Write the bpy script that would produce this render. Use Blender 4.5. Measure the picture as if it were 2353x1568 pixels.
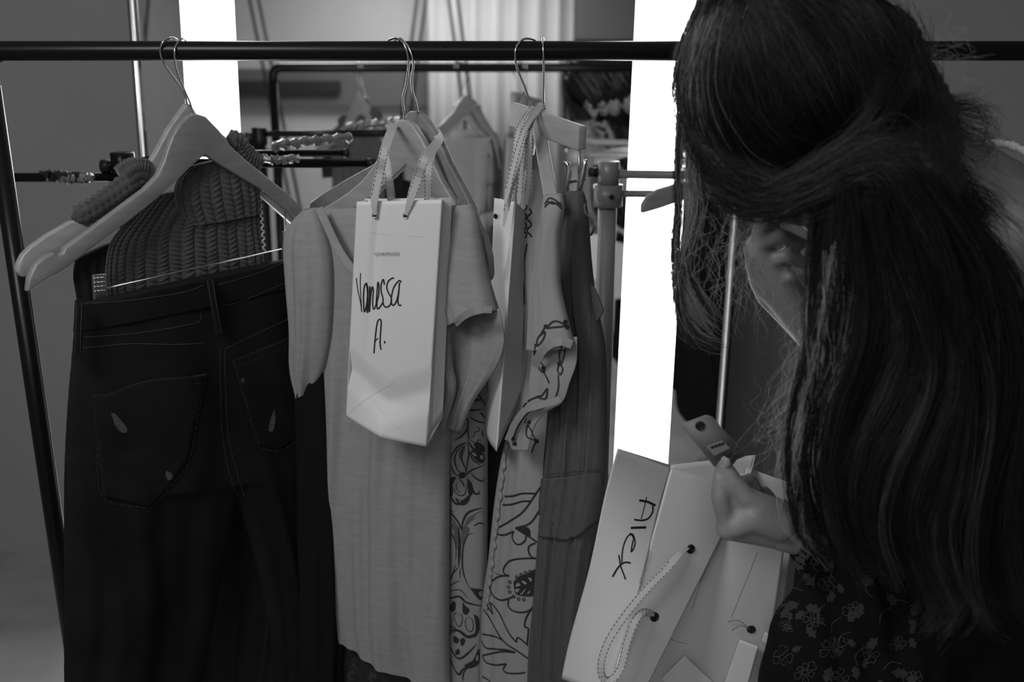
import bpy, bmesh, math, random
import numpy as np
from mathutils import Vector, Matrix
from mathutils.bvhtree import BVHTree
random.seed(7); rng = np.random.default_rng(7)
for o in list(bpy.data.objects): bpy.data.objects.remove(o)
S = bpy.context.scene; COL = S.collection
# ------------------------------------------------------------------ camera
CAM = Vector((0, 0, 1.52)); PITCH = math.radians(16.7); FP = 35/36*2353
cd = bpy.data.cameras.new('camera'); cd.lens = 35; cd.sensor_width = 36; cd.clip_start = .05
cam = bpy.data.objects.new('camera', cd); COL.objects.link(cam)
cam.location = CAM; cam.rotation_euler = (math.pi/2-PITCH, 0, 0)
cd.dof.use_dof = True; cd.dof.focus_distance = 1.5; cd.dof.aperture_fstop = 3.4
S.camera = cam
# ------------------------------------------------------------------ light and exposure
S.view_settings.view_transform = 'Standard'; S.view_settings.look = 'None'
S.view_settings.gamma = 1; S.view_settings.use_curve_mapping = False
S.view_settings.exposure = 0.45
w = bpy.data.worlds.new('world'); S.world = w; w.use_nodes = True
w.node_tree.nodes['Background'].inputs[0].default_value = (1, 1, 1, 1)
w.node_tree.nodes['Background'].inputs[1].default_value = 0.05
def area(name, loc, target, sx, sy, power):
    l = bpy.data.lights.new(name, 'AREA'); l.shape = 'RECTANGLE'; l.size = sx; l.size_y = sy; l.energy = power
    o = bpy.data.objects.new(name, l); COL.objects.link(o); o.location = loc
    o.rotation_euler = (Vector(target)-Vector(loc)).to_track_quat('-Z', 'Y').to_euler()
    return o
area('fill_light_rear', (-.5, -1.5, 2.62), (-.5, -1.5, 0), 1.6, 1.0, 26)  # unseen light added to lift the ambient level on the rear wall
area('fill_light_front', (-.95, .25, 2.3), (.0, 1.4, 1.25), .5, .5, 13)  # unseen light added at upper left, close enough to fall off downward
# ------------------------------------------------------------------ projection helpers (pixel of the 2353x1568 frame + depth -> world)
cp, sp = math.cos(PITCH), math.sin(PITCH)
def ray(px, py):
    a = (px-1176.5)/FP; b = (784-py)/FP
    return Vector((a, cp+sp*b, -sp+cp*b))
def W(px, py, Y):
    d = ray(px, py); return CAM + d*(Y/d.y)
class VP:
    """upright plane through a point, turned by yaw (positive: its left side comes nearer)"""
    def __init__(s, px, py, Y, yaw=0, lean=0):
        s.p = W(px, py, Y); a = math.radians(yaw)
        s.u = Vector((math.cos(a), math.sin(a), 0))
        s.n = Vector((math.sin(a), -math.cos(a), 0))      # towards the camera
        if lean: s.n = (s.n+Vector((0, 0, math.tan(math.radians(lean))))).normalized()
    def __call__(s, px, py, off=0):
        d = ray(px, py); t = (s.p+s.n*off-CAM).dot(s.n)/d.dot(s.n)
        return CAM+d*t
def cat(pts, n):
    """Catmull-Rom resampling of a list of n-dim points"""
    P = np.array([list(p) for p in pts], float)
    if len(P) == 2:
        t = np.linspace(0, 1, n)[:, None]; return P[0]*(1-t)+P[1]*t
    Q = np.vstack([2*P[0]-P[1], P, 2*P[-1]-P[-2]])
    seg = np.linalg.norm(np.diff(P, axis=0), axis=1)+1e-9; cum = np.concatenate([[0], np.cumsum(seg)])
    out = []
    for x in np.linspace(0, cum[-1], n):
        i = min(np.searchsorted(cum, x, side='right')-1, len(P)-2); t = (x-cum[i])/seg[i]
        a, b, c, d = Q[i], Q[i+1], Q[i+2], Q[i+3]
        out.append(.5*((2*b)+(-a+c)*t+(2*a-5*b+4*c-d)*t*t+(-a+3*b-3*c+d)*t**3))
    return np.array(out)
# ------------------------------------------------------------------ materials
MATS = {}
def mat(name, g, rough=.6, metal=0, bump=0, bscale=200, var=0, vscale=8, stretch=(1, 1, 1), emit=0, trans=0, sheen=0, spec=.5, wave=None, aniso=0):
    if name in MATS: return MATS[name]
    m = bpy.data.materials.new(name); MATS[name] = m; m.use_nodes = True
    nt = m.node_tree; nt.nodes.clear(); N = nt.nodes.new; L = nt.links.new
    out = N('ShaderNodeOutputMaterial'); b = N('ShaderNodeBsdfPrincipled')
    b.inputs['Base Color'].default_value = (g, g, g, 1); b.inputs['Roughness'].default_value = rough
    b.inputs['Metallic'].default_value = metal; b.inputs['Specular IOR Level'].default_value = spec
    if sheen: b.inputs['Sheen Weight'].default_value = sheen
    if aniso: b.inputs['Anisotropic'].default_value = aniso
    if emit:
        b.inputs['Emission Color'].default_value = (1, 1, 1, 1); b.inputs['Emission Strength'].default_value = emit
    tc = N('ShaderNodeTexCoord'); mp = N('ShaderNodeMapping'); mp.inputs['Scale'].default_value = stretch
    L(tc.outputs['Object'], mp.inputs[0]); col = None
    if var:
        n = N('ShaderNodeTexNoise'); n.inputs['Scale'].default_value = vscale; n.inputs['Detail'].default_value = 5
        L(mp.outputs[0], n.inputs['Vector'])
        r = N('ShaderNodeMapRange'); r.inputs[1].default_value = .3; r.inputs[2].default_value = .7
        r.inputs[3].default_value = g*(1-var); r.inputs[4].default_value = g*(1+var)
        L(n.outputs[0], r.inputs[0]); L(r.outputs[0], b.inputs['Base Color']); col = r.outputs[0]
    if bump:
        if wave:
            n = N('ShaderNodeTexWave'); n.inputs['Scale'].default_value = bscale; n.bands_direction = wave
            n.inputs['Distortion'].default_value = 1.5; n.inputs['Detail'].default_value = 2
        else:
            n = N('ShaderNodeTexNoise'); n.inputs['Scale'].default_value = bscale; n.inputs['Detail'].default_value = 3
        L(mp.outputs[0], n.inputs['Vector'])
        bm = N('ShaderNodeBump'); bm.inputs['Strength'].default_value = bump; bm.inputs['Distance'].default_value = .001
        L(n.outputs[1] if wave else n.outputs[0], bm.inputs['Height']); L(bm.outputs[0], b.inputs['Normal'])
    if trans:
        t = N('ShaderNodeBsdfTranslucent'); t.inputs[0].default_value = (g, g, g, 1)
        mx = N('ShaderNodeMixShader'); mx.inputs[0].default_value = trans
        if col: L(col, t.inputs[0])
        L(b.outputs[0], mx.inputs[1]); L(t.outputs[0], mx.inputs[2]); L(mx.outputs[0], out.inputs[0])
    else: L(b.outputs[0], out.inputs[0])
    return m
# ------------------------------------------------------------------ object helpers
GEO = {}
def tag(o, label=None, cat_=None, group=None, kind=None):
    if label: o['label'] = label
    if cat_: o['category'] = cat_
    if group: o['group'] = group
    if kind: o['kind'] = kind
    return o
def wloc(o):
    v = Vector((0, 0, 0))
    while o: v += o.location; o = o.parent
    return v
def thing(name, label, cat_, loc, group=None):
    o = bpy.data.objects.new(name, None); COL.objects.link(o); o.location = loc; o.empty_display_size = .05
    return tag(o, label, cat_, group)
def mk(name, V, F, m, parent=None, smooth=True, bevel=0, subsurf=0, kind=None, label=None):
    V = [Vector(v) for v in V]; off = wloc(parent) if parent else Vector((0, 0, 0))
    if not parent and V:
        lo = Vector((sum(v.x for v in V)/len(V), sum(v.y for v in V)/len(V), min(v.z for v in V))); off = lo
    me = bpy.data.meshes.new(name); me.from_pydata([v-off for v in V], [], F); me.update()
    o = bpy.data.objects.new(name, me); COL.objects.link(o)
    if parent: o.parent = parent
    else: o.location = off
    me.materials.append(m)
    if smooth: me.polygons.foreach_set('use_smooth', [True]*len(me.polygons))
    if bevel:
        b = o.modifiers.new('bevel', 'BEVEL'); b.width = bevel; b.segments = 3; b.limit_method = 'ANGLE'; b.angle_limit = .6
    if subsurf:
        b = o.modifiers.new('subsurf', 'SUBSURF'); b.levels = subsurf; b.render_levels = subsurf
    if kind: o['kind'] = kind
    if label: o['label'] = label
    GEO[o.name] = (V, F)
    return o
def box_vf(a, b):
    x0, y0, z0 = a; x1, y1, z1 = b
    V = [(x0, y0, z0), (x1, y0, z0), (x1, y1, z0), (x0, y1, z0), (x0, y0, z1), (x1, y0, z1), (x1, y1, z1), (x0, y1, z1)]
    return V, [(0, 3, 2, 1), (4, 5, 6, 7), (0, 1, 5, 4), (1, 2, 6, 5), (2, 3, 7, 6), (3, 0, 4, 7)]
def tube_vf(P, R, n=10, V=None, F=None):
    V = [] if V is None else V; F = [] if F is None else F
    P = [Vector(p) for p in P]; R = [R]*len(P) if isinstance(R, (int, float)) else list(R)
    b0 = len(V); nrm = None
    for i, p in enumerate(P):
        t = (P[min(i+1, len(P)-1)]-P[max(i-1, 0)])
        if t.length < 1e-9: t = Vector((0, 0, 1))
        t.normalize()
        if nrm is None: nrm = t.orthogonal().normalized()
        nrm = nrm-t*nrm.dot(t)
        if nrm.length < 1e-6: nrm = t.orthogonal()
        nrm.normalize(); bn = t.cross(nrm)
        for k in range(n):
            a = 2*math.pi*k/n; V.append(p+(nrm*math.cos(a)+bn*math.sin(a))*R[i])
    for i in range(len(P)-1):
        for k in range(n):
            a = b0+i*n+k; b = b0+i*n+(k+1) % n; F.append((a, b, b+n, a+n))
    F.append(tuple(b0+k for k in reversed(range(n)))); F.append(tuple(b0+(len(P)-1)*n+k for k in range(n)))
    return V, F
def tube(name, P, R, m, parent=None, n=12, **k):
    V, F = tube_vf(P, R, n); return mk(name, V, F, m, parent, **k)
def slab_vf(front, back):
    n = len(front); V = list(front)+list(back)
    F = [tuple(range(n)), tuple(range(2*n-1, n-1, -1))]+[(i, i+n, (i+1) % n+n, (i+1) % n) for i in range(n)]
    return V, F
def slab(name, outline, plane, thick, m, parent=None, bevel=.002, smooth_n=0, **k):
    """outline in pixels on an upright plane, given real thickness (centred on the plane)"""
    pts = outline
    if smooth_n: pts = [tuple(p) for p in cat(list(outline)+[outline[0]], smooth_n)[:-1]]
    fr = [plane(x, y) + plane.n*thick/2 for x, y in pts]; bk = [v-plane.n*thick for v in fr]
    V, F = slab_vf(fr, bk); return mk(name, V, F, m, parent, bevel=bevel, **k)
def loft(name, rows, plane, m, parent=None, nu=96, nv=80, folds=(), fold_drift=.3, power=.8, open_ends=False, disp=None, solid=0, subsurf=0, **k):
    """closed garment tube. row = (pxL, pyL, pxR, pyR, depth_mm, fold_amp_mm[, offset_mm])"""
    rows = [list(r)+[0]*(7-len(r)) for r in rows]
    R = cat(rows, nv); V = []; F = []
    for j, (xl, yl, xr, yr, th, am, off) in enumerate(R):
        A = plane(xl, yl)+plane.n*off/1000; B = plane(xr, yr)+plane.n*off/1000; c = (A+B)/2; h = (B-A)/2; v = j/(nv-1)
        for i in range(nu):
            a = 2*math.pi*i/nu; s = -math.cos(a); q = math.sin(a)
            d = math.copysign(abs(q)**power, q)*th/2000
            r = 0
            for kx, (fr, ph, wt) in enumerate(folds):
                r += wt*math.sin(fr*math.pi*(s+.10*math.sin(2.1*v*3+ph*2.3+kx))+ph*3+kx*1.9+fold_drift*math.sin(3.1*v+ph*1.7)*2+.6*math.sin(s*2.7+kx))*(.62+.38*math.sin(4.1*v+ph*5+s*2+kx))
            p = c+h*s+plane.n*(-d*-1 + (r*am/1000 if q >= 0 else r*am/1000*.8)*max(.15, abs(q)**.5))
            if disp and q >= 0: p = p+plane.n*disp(s, v)
            V.append(p)
    for j in range(nv-1):
        for i in range(nu):
            a = j*nu+i; b = j*nu+(i+1) % nu; F.append((a, a+nu, b+nu, b))
    if not open_ends:
        F.append(tuple(range(nu))); F.append(tuple(reversed(range((nv-1)*nu, nv*nu))))
    o = mk(name, V, F, m, parent, **k)
    if solid:
        s_ = o.modifiers.new('solid', 'SOLIDIFY'); s_.thickness = solid; s_.offset = -1
    return o
def crop(ox, oy, k, paths):
    out = []
    for p in paths:
        w_, p = p if isinstance(p, tuple) else (None, p)
        q = [(ox+x/k, oy+y/k) for x, y in p]; out.append((w_, q) if w_ else q)
    return out
def bvh(*objs):
    V = []; F = []
    for o in objs:
        v, f = GEO[o.name]; b = len(V); V += v; F += [tuple(i+b for i in q) for q in f]
    return BVHTree.FromPolygons(V, F)
def strokes(name, tree, paths, width, m, parent, off=.0008, per=7, dashed=0, taper=False, kind=None):
    """ink, stitches or print lying on a surface: ribbons laid along the surface the pixel path falls on"""
    V = []; F = []
    for path in paths:
        wd = width
        if isinstance(path, tuple) and isinstance(path[0], (int, float)) and isinstance(path[1], list): wd, path = path
        n = max(4, int(sum(math.dist(path[i], path[i+1]) for i in range(len(path)-1))/per)+2)
        P = cat(path, n); hit = []
        for x, y in P:
            d = ray(x, y).normalized(); loc, nr, idx, ds = tree.ray_cast(CAM, d)
            if loc is None: hit.append(None); continue
            if nr.dot(d) > 0: nr = -nr
            hit.append((loc+nr*off, nr))
        for i in range(len(hit)-1):
            a, b = hit[i], hit[i+1]
            if a is None or b is None or (a[0]-b[0]).length > .03: continue
            if dashed and i % dashed == dashed-1: continue
            t = b[0]-a[0]
            if t.length < 1e-6: continue
            # mitred sides
            def side(j):
                q0 = hit[max(j-1, 0)] or hit[j]; q1 = hit[min(j+1, len(hit)-1)] or hit[j]
                tt = q1[0]-q0[0]
                if tt.length < 1e-7 or tt.length > .06: tt = t
                s = tt.normalized().cross(hit[j][1]).normalized()
                wj = wd*(math.sin(math.pi*(j+.6)/(len(hit)+.2))**.6 if taper else 1)
                return s*wj/2
            s0, s1 = side(i), side(i+1); k = len(V)
            V += [a[0]-s0, a[0]+s0, b[0]+s1, b[0]-s1]; F.append((k, k+1, k+2, k+3))
    if not V: return None
    return mk(name, V, F, m, parent, smooth=False, kind=kind or ('stuff' if len(paths) > 1 or dashed else None))
def blobs(name, tree, polys, m, parent, off=.0008):
    V = []; F = []
    for poly in polys:
        P = cat(list(poly)+[poly[0]], len(poly)*4+1)[:-1]; ring = []; nsum = Vector((0, 0, 0))
        for x, y in P:
            d = ray(x, y).normalized(); loc, nr, idx, ds = tree.ray_cast(CAM, d)
            if loc is None: ring = None; break
            if nr.dot(d) > 0: nr = -nr
            ring.append(loc+nr*off)
        if not ring: continue
        cx, cy = P.mean(axis=0); d = ray(cx, cy).normalized(); loc, nr, idx, ds = tree.ray_cast(CAM, d)
        if loc is None: continue
        if nr.dot(d) > 0: nr = -nr
        k = len(V); V += ring+[loc+nr*off]; n = len(ring)
        F += [(k+i, k+(i+1) % n, k+n) for i in range(n)]
    if V: return mk(name, V, F, m, parent, smooth=False, kind='stuff' if len(polys) > 1 else None)
def ribbon(name, pts, width, m, parent, thick=.0012, per=.012, view=True, side=None, **k):
    P = [Vector(p) for p in pts]; L = sum((P[i+1]-P[i]).length for i in range(len(P)-1)); n = max(6, int(L/per))
    Q = [Vector(q) for q in cat(P, n)]; V = []; F = []
    for i, q in enumerate(Q):
        t = (Q[min(i+1, n-1)]-Q[max(i-1, 0)]).normalized(); vd = (q-CAM).normalized()
        s = (side or t.cross(vd)); s = (s-t*s.dot(t)).normalized(); nn = s.cross(t).normalized()
        wv = width(i/(n-1)) if callable(width) else width
        for a, b in ((-1, -1), (1, -1), (1, 1), (-1, 1)): V.append(q+s*a*wv/2+nn*b*thick/2)
    for i in range(n-1):
        for e in range(4): a = i*4+e; b = i*4+(e+1) % 4; F.append((a, b, b+4, a+4))
    F += [(3, 2, 1, 0), tuple((n-1)*4+e for e in range(4))]
    o = mk(name, V, F, m, parent, smooth=False, **k); o['_q'] = 0; del o['_q']
    return o, Q
def edge_stitch(name, Q, width, m, parent, inset=.8, dash=.0035, gap=.0025, wd=.0007, side=None):
    """dashed stitch lines along both edges of a ribbon"""
    V = []; F = []
    D = cat(Q, len(Q)*6); D = [Vector(d) for d in D]
    for sg in (-1, 1):
        acc = 0; prev = None
        for i in range(len(D)-1):
            t = (D[i+1]-D[i]); ln = t.length
            if ln < 1e-8: continue
            tn = t.normalized(); vd = (D[i]-CAM).normalized(); s = tn.cross(vd).normalized(); nn = -vd
            a = D[i]+s*sg*width/2*inset+nn*.0014; b = D[i+1]+s*sg*width/2*inset+nn*.0014
            if (acc % (dash+gap)) < dash:
                k = len(V); V += [a-s*wd/2, a+s*wd/2, b+s*wd/2, b-s*wd/2]; F.append((k, k+1, k+2, k+3))
            acc += ln
    return mk(name, V, F, m, parent, smooth=False, kind='stuff')
def ball_vf(c, r, M=None, n=14):
    V = []; F = []
    if isinstance(r, (int, float)): r = (r, r, r)
    for j in range(1, n):
        for i in range(2*n):
            a = math.pi*j/n; b = math.pi*i/n
            v = Vector((r[0]*math.sin(a)*math.cos(b), r[1]*math.sin(a)*math.sin(b), r[2]*math.cos(a)))
            V.append((M @ v if M else v)+Vector(c))
    t = len(V); V.append((M @ Vector((0, 0, r[2])) if M else Vector((0, 0, r[2])))+Vector(c)); V.append((M @ Vector((0, 0, -r[2])) if M else Vector((0, 0, -r[2])))+Vector(c))
    m = 2*n
    for j in range(n-2):
        for i in range(m): a = j*m+i; b = j*m+(i+1) % m; F.append((a, a+m, b+m, b))
    for i in range(m): F.append((t, i, (i+1) % m)); F.append((t+1, (n-2)*m+(i+1) % m, (n-2)*m+i))
    return V, F
def caps_vf(chain):
    """chain of (point, radius): balls at the joints, cones between"""
    out = [ball_vf(p, r) for p, r in chain]
    for (p, r), (q, s) in zip(chain, chain[1:]):
        out.append(tube_vf([p, q], [r, s], 20))
    return out
def fuse(name, parts, voxel, m, parent, smooth=4, noise=None, **k):
    V = []; F = []
    for v, f in parts:
        b = len(V); V += [Vector(x) for x in v]; F += [tuple(i+b for i in q) for q in f]
    me = bpy.data.meshes.new('tmp'); me.from_pydata(V, [], F); me.update()
    bm = bmesh.new(); bm.from_mesh(me); bmesh.ops.recalc_face_normals(bm, faces=bm.faces[:]); bm.to_mesh(me); bm.free()
    o = bpy.data.objects.new('tmp', me); COL.objects.link(o)
    r = o.modifiers.new('r', 'REMESH'); r.mode = 'VOXEL'; r.voxel_size = voxel
    if smooth: s = o.modifiers.new('s', 'SMOOTH'); s.iterations = smooth; s.factor = .6
    bpy.context.view_layer.update()
    e = bpy.data.meshes.new_from_object(o.evaluated_get(bpy.context.evaluated_depsgraph_get()))
    bpy.data.objects.remove(o)
    if noise:
        e.update(); nv = [(v.co.copy(), v.normal.copy()) for v in e.vertices]
        VV = [c+n*noise(c) for c, n in nv]
    else: VV = [v.co.copy() for v in e.vertices]
    FF = [tuple(p.vertices) for p in e.polygons]; bpy.data.meshes.remove(e)
    return mk(name, VV, FF, m, parent, **k)
# ------------------------------------------------------------------ palette
m_wall = mat('wall_paint', .26, .8, bump=.15, bscale=90, var=.04, vscale=3)
m_rear = mat('rear_wall_paint', .66, .8, bump=.1, bscale=90, var=.03)
m_floor = mat('floor_vinyl', .3, .45, var=.15, vscale=6)
m_ceil = mat('ceiling_paint', .5, .9, bump=.1)
m_black = mat('black_enamel', .005, .3, spec=.14)
m_blackm = mat('black_matte', .010, .5, spec=.25)
m_chrome = mat('chrome_wire', .55, .22, metal=1)
m_steel = mat('brushed_steel', .32, .38, metal=1, bump=.2, bscale=500)
m_mirror = mat('mirror_silver', .82, .015, metal=1)
m_strip = mat('lit_diffuser', .9, .5, emit=7.0)
m_wood = mat('pale_wood', .25, .42, bump=.12, bscale=60, var=.12, vscale=14, stretch=(1, 1, 6))
m_wood2 = mat('darker_wood', .18, .42, bump=.12, bscale=60, var=.12, vscale=14, stretch=(1, 1, 6))
m_paper = mat('white_paper', .62, .55, bump=.15, bscale=30, var=.03, vscale=5, trans=.18)
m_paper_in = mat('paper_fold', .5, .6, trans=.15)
m_ribbon = mat('cotton_tape', .5, .8, bump=.4, bscale=900, trans=.15)
m_ink = mat('marker_ink', .004, .5)
m_thread = mat('dark_thread', .02, .8)
m_greyink = mat('grey_print', .16, .6)
m_tee = mat('pale_jersey', .30, .9, bump=.5, bscale=320, var=.07, vscale=30, stretch=(1, 1, 5), trans=.3, sheen=.1)
m_denim = mat('dark_denim', .0075, .9, bump=.6, bscale=700, var=.4, vscale=9, spec=.12)
m_denim_seam = mat('denim_seam', .022, .85, bump=.5, bscale=600)
m_fray = mat('frayed_denim', .055, .9, bump=.8, bscale=900, var=.4, vscale=200)
m_knit = mat('dark_knit', .05, .95, bump=.8, bscale=900, var=.2, vscale=60, sheen=.25, spec=.2)
m_print = mat('cream_print_cloth', .22, .85, bump=.3, bscale=600, trans=.12)
m_blouse = mat('cream_blouse_cloth', .3, .85, bump=.3, bscale=500, var=.04, trans=.25)
m_pr_dark = mat('print_dark', .012, .85)
m_pr_mid = mat('print_mid', .07, .85)
m_twill = mat('dark_twill', .07, .85, bump=.5, bscale=600, var=.1, vscale=40, stretch=(5, 5, 1), spec=.2)
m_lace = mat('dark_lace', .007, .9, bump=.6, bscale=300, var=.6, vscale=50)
m_skin = mat('skin', .19, .5, bump=.35, bscale=500, var=.08, vscale=40)
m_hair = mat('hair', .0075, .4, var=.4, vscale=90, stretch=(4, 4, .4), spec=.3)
m_hair_backlit = mat('hair_backlit', .5, .38, var=.2, vscale=60, spec=.7, trans=.5)  # strip backlight put into the hair colour, along with blondish tips
m_hair_halflit = mat('hair_halflit', .045, .38, var=.3, vscale=60, spec=.5, trans=.3)  # half lit copy of the dark hair, the light put into its colour
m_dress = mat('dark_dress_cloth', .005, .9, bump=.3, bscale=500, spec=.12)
m_dress_pr = mat('dress_print', .038, .9)
m_dress_pr2 = mat('dress_print_leaf', .022, .9)
m_tagm = mat('kraft_card', .13, .65, bump=.2, bscale=300)
m_trim = mat('rear_dark_trim', .03, .5)
m_trimg = mat('rear_grey_trim', .16, .6)
m_curt = mat('curtain_cloth', .62, .9, bump=.2, bscale=200)
m_plastic = mat('clear_wrap', .12, .25, bump=.8, bscale=120, spec=.8)
# ------------------------------------------------------------------ room shell
def shell(name, a, b, m):
    V, F = box_vf(a, b); o = mk(name, V, F, m, smooth=False); o['kind'] = 'structure'; return o
shell('floor', (-2.4, -2.8, -.1), (2.4, 2.9, 0), m_floor)
shell('ceiling', (-2.4, -2.8, 2.7), (2.4, 2.9, 2.8), m_ceil)
shell('wall_back', (-2.4, 2.78, 0), (2.4, 2.9, 2.7), m_wall)
shell('wall_front', (-2.4, -2.8, 0), (2.4, -2.68, 2.7), m_rear)
shell('wall_left', (-2.4, -2.68, 0), (-2.28, 2.78, 2.7), m_wall)
shell('wall_right', (2.28, -2.68, 0), (2.4, 2.78, 2.7), m_wall)
# ------------------------------------------------------------------ lit mirror leaning against the wall
EPS = math.radians(2.1)
Q0 = W(1000, 150, 2.47)
mn = Vector((0, -math.cos(EPS), math.sin(EPS)))             # mirror normal
mx_ = Vector((1, 0, 0)); mz_ = Vector((0, math.sin(EPS), math.cos(EPS)))
def MH(px, py):                                            # hit on the mirror plane -> (a, b)
    d = ray(px, py); t = (Q0-CAM).dot(mn)/d.dot(mn); p = CAM+d*t-Q0
    return p.dot(mx_), p.dot(mz_)
def RF(px, py, Y):                                          # real point that the mirror shows at a pixel
    d = ray(px, py); t = (Q0-CAM).dot(mn)/d.dot(mn); p = CAM+d*t; r = d-mn*2*d.dot(mn)
    return p+r*((Y-p.y)/r.y)
sl = []
for (p, q) in (((302, 0), (330, 370)), ((1688, 479), (1653, 973)), ((1457, 0), (1420, 1000)), ((416, 0), (430, 300))):
    a, b = MH(*p); c, e = MH(*q); sl.append(math.atan2(a-c, b-e))
ROLL = sum(sl)/len(sl)
mx2 = mx_*math.cos(ROLL)-mz_*math.sin(ROLL); mz2 = mz_*math.cos(ROLL)+mx_*math.sin(ROLL)
def AX(*pts):
    return sum((MH(*p)[0]*math.cos(ROLL)-MH(*p)[1]*math.sin(ROLL)) for p in pts)/len(pts)
aL = AX((311, 0), (338, 370)); aR = AX((1676, 600), (1648, 960))
def mbox(a0, a1, b0, b1, d0, d1):
    V, F = box_vf((a0, d0, b0), (a1, d1, b1))
    return [Q0+mx2*v[0]-mn*v[1]+mz2*v[2] for v in V], F
zb = -(Q0.z-.06)/math.cos(EPS); zt = 2.35-Q0.z
mir = thing('mirror', 'large wall mirror with two tall glowing light strips, behind the clothes racks', 'mirror', Q0+mx2*((aL+aR)/2)+mz2*zb)
V, F = mbox(aL, aR, zb, zt, 0, .012); mk('mirror_glass', V, F, m_mirror, mir, smooth=False)
V, F = mbox(aL, aR, zb, zt, .0125, .05); mk('backing_board', V, F, m_blackm, mir, smooth=False)
m_bevel = mat('bevel_glass', .75, .12, metal=1); m_bead = mat('bead_chrome', .9, .3, metal=1)
for (a0, a1) in ((aL-.012, aL), (aR, aR+.012)):
    V, F = mbox(a0, a1, zb, zt, -.012, .03); mk('frame_edge', V, F, m_bevel, mir, smooth=False, bevel=.004)
    ac = (a0+a1)/2; tube('glint_bead', [Q0+mx2*ac+mn*.013+mz2*zb, Q0+mx2*ac+mn*.013+mz2*zt], .0052, m_bead, mir, n=24)  # chrome bead added so the strip glow draws a bright edge line
    V, F = mbox(a0-.006 if a0 < aL else a1, a0 if a0 < aL else a1+.008, zb, zt, -.004, .03); mk('frame_side', V, F, m_blackm, mir, smooth=False)
sL = (AX((416, 0), (424, 140), (432, 300)), AX((537, 0), (542, 140), (549, 300)))
sR = (AX((1457, 0), (1420, 1000)), AX((1590, 0), (1543, 1000)))
for s_ in (sL, sR):
    V, F = mbox(s_[0], s_[1], zb+.03, zt-.03, -.005, 0); mk('light_strip', V, F, m_strip, mir, smooth=False)
# ------------------------------------------------------------------ rear of the room, seen in the mirror
def rbox(name, x0, y0, x1, y1, Y, th, m, **k):
    A = RF(x0, y0, Y); B = RF(x1, y1, Y)
    V, F = box_vf((min(A.x, B.x), Y-th, min(A.z, B.z)), (max(A.x, B.x), Y, max(A.z, B.z)))
    return mk(name, V, F, m, smooth=False, **k)
o = rbox('trim_1', 330, 158, 1452, 243, -2.60, .079, m_trimg); o['kind'] = 'structure'
o = rbox('trim_2', 330, 186, 782, 212, -2.55, .045, m_trim); o['kind'] = 'structure'
o = rbox('trim_3', 1322, -60, 1470, 90, -2.45, .2, m_trimg); o['kind'] = 'structure'
# curtain with folds
V = []; F = []; A = RF(985, 300, -2.45); B = RF(1315, 300, -2.45); ztop = 2.5; zbot = .3; nC = 160
for i in range(nC+1):
    x = A.x+(B.x-A.x)*i/nC; y = -2.48+.05*math.sin(i/nC*2*math.pi*7+.4*math.sin(i*.13))
    V += [(x, y, zbot), (x, y, ztop)]
    if i: k = 2*i; F.append((k-2, k, k+1, k-1))
c = mk('curtain', V, F, m_curt); s_ = c.modifiers.new('solid', 'SOLIDIFY'); s_.thickness = .003
tag(c, 'pale curtain in soft folds behind the camera, seen only in the mirror', 'curtain')
for grp, lab in ((((330, 0), (342, 100), (300, 420)), 'slim black stand reflected beside the left light strip'),
                 (((584, 0), (604, 95), (668, 420)), 'slim black stand reflected just right of the left light strip'),
                 (((968, 0), (945, 95), (925, 330)), 'slim black stand reflected above the middle hooks'),
                 (((1042, 0), (1052, 60), (1086, 340)), 'slim black stand reflected right of the middle hooks')):
    a, b, c_ = grp
    P0 = RF(*a, -1.5); P1 = RF(*c_, -1.5); dvec = (P1-P0)/(P0.z-P1.z)
    foot = P0+dvec*(P0.z-.015); top = P0-dvec*.35
    t = thing('easel', lab, 'stand', foot)
    for dx in (-.028, .028):
        tube('pole', [top+Vector((dx, 0, 0)), foot+Vector((dx, 0, 0))], .010, m_blackm, t, n=8)
    tube('crossbar', [foot+Vector((-.03, 0, .5)), foot+Vector((.03, 0, .5))], .008, m_blackm, t, n=8)
# ------------------------------------------------------------------ front clothes rack
YR = 1.55; railz = W(1176, 117, YR).z; XL = -.787; XRt = 1.35; rr = .0143
rack = thing('clothes_rack', 'black metal clothes rack with one long rail, across the whole picture', 'rack', (0, YR, 0))
br = .028; arc = [Vector((XL+br-br*math.sin(a), YR, railz-br+br*math.cos(a))) for a in np.linspace(0, math.pi/2, 8)]
tube('rail', [Vector((XRt, YR, railz)), Vector((0, YR, railz))]+arc+[Vector((XL, YR, railz-.05))], rr, m_black, rack, n=28)
tube('leg', [(XL, YR, railz-.05), (XL, YR, .12)], .0147, m_black, rack, n=24)
tube('leg', [(XRt, YR, railz), (XRt, YR, .12)], .0147, m_black, rack, n=24)
for x in (XL, XRt):
    tube('foot_bar', [(x, YR-.25, .11), (x, YR+.22, .11)], .014, m_black, rack, n=16)
    for y in (YR-.24, YR+.21):
        tube('castor', [(x-.01, y, .045), (x+.01, y, .045)], .045, m_blackm, rack, n=20)
        tube('castor_stem', [(x, y, .05), (x, y, .11)], .006, m_steel, rack, n=8)
tube('base_bar', [(XL, YR+.1, .11), (XRt, YR+.1, .11)], .012, m_black, rack, n=16)
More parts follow.
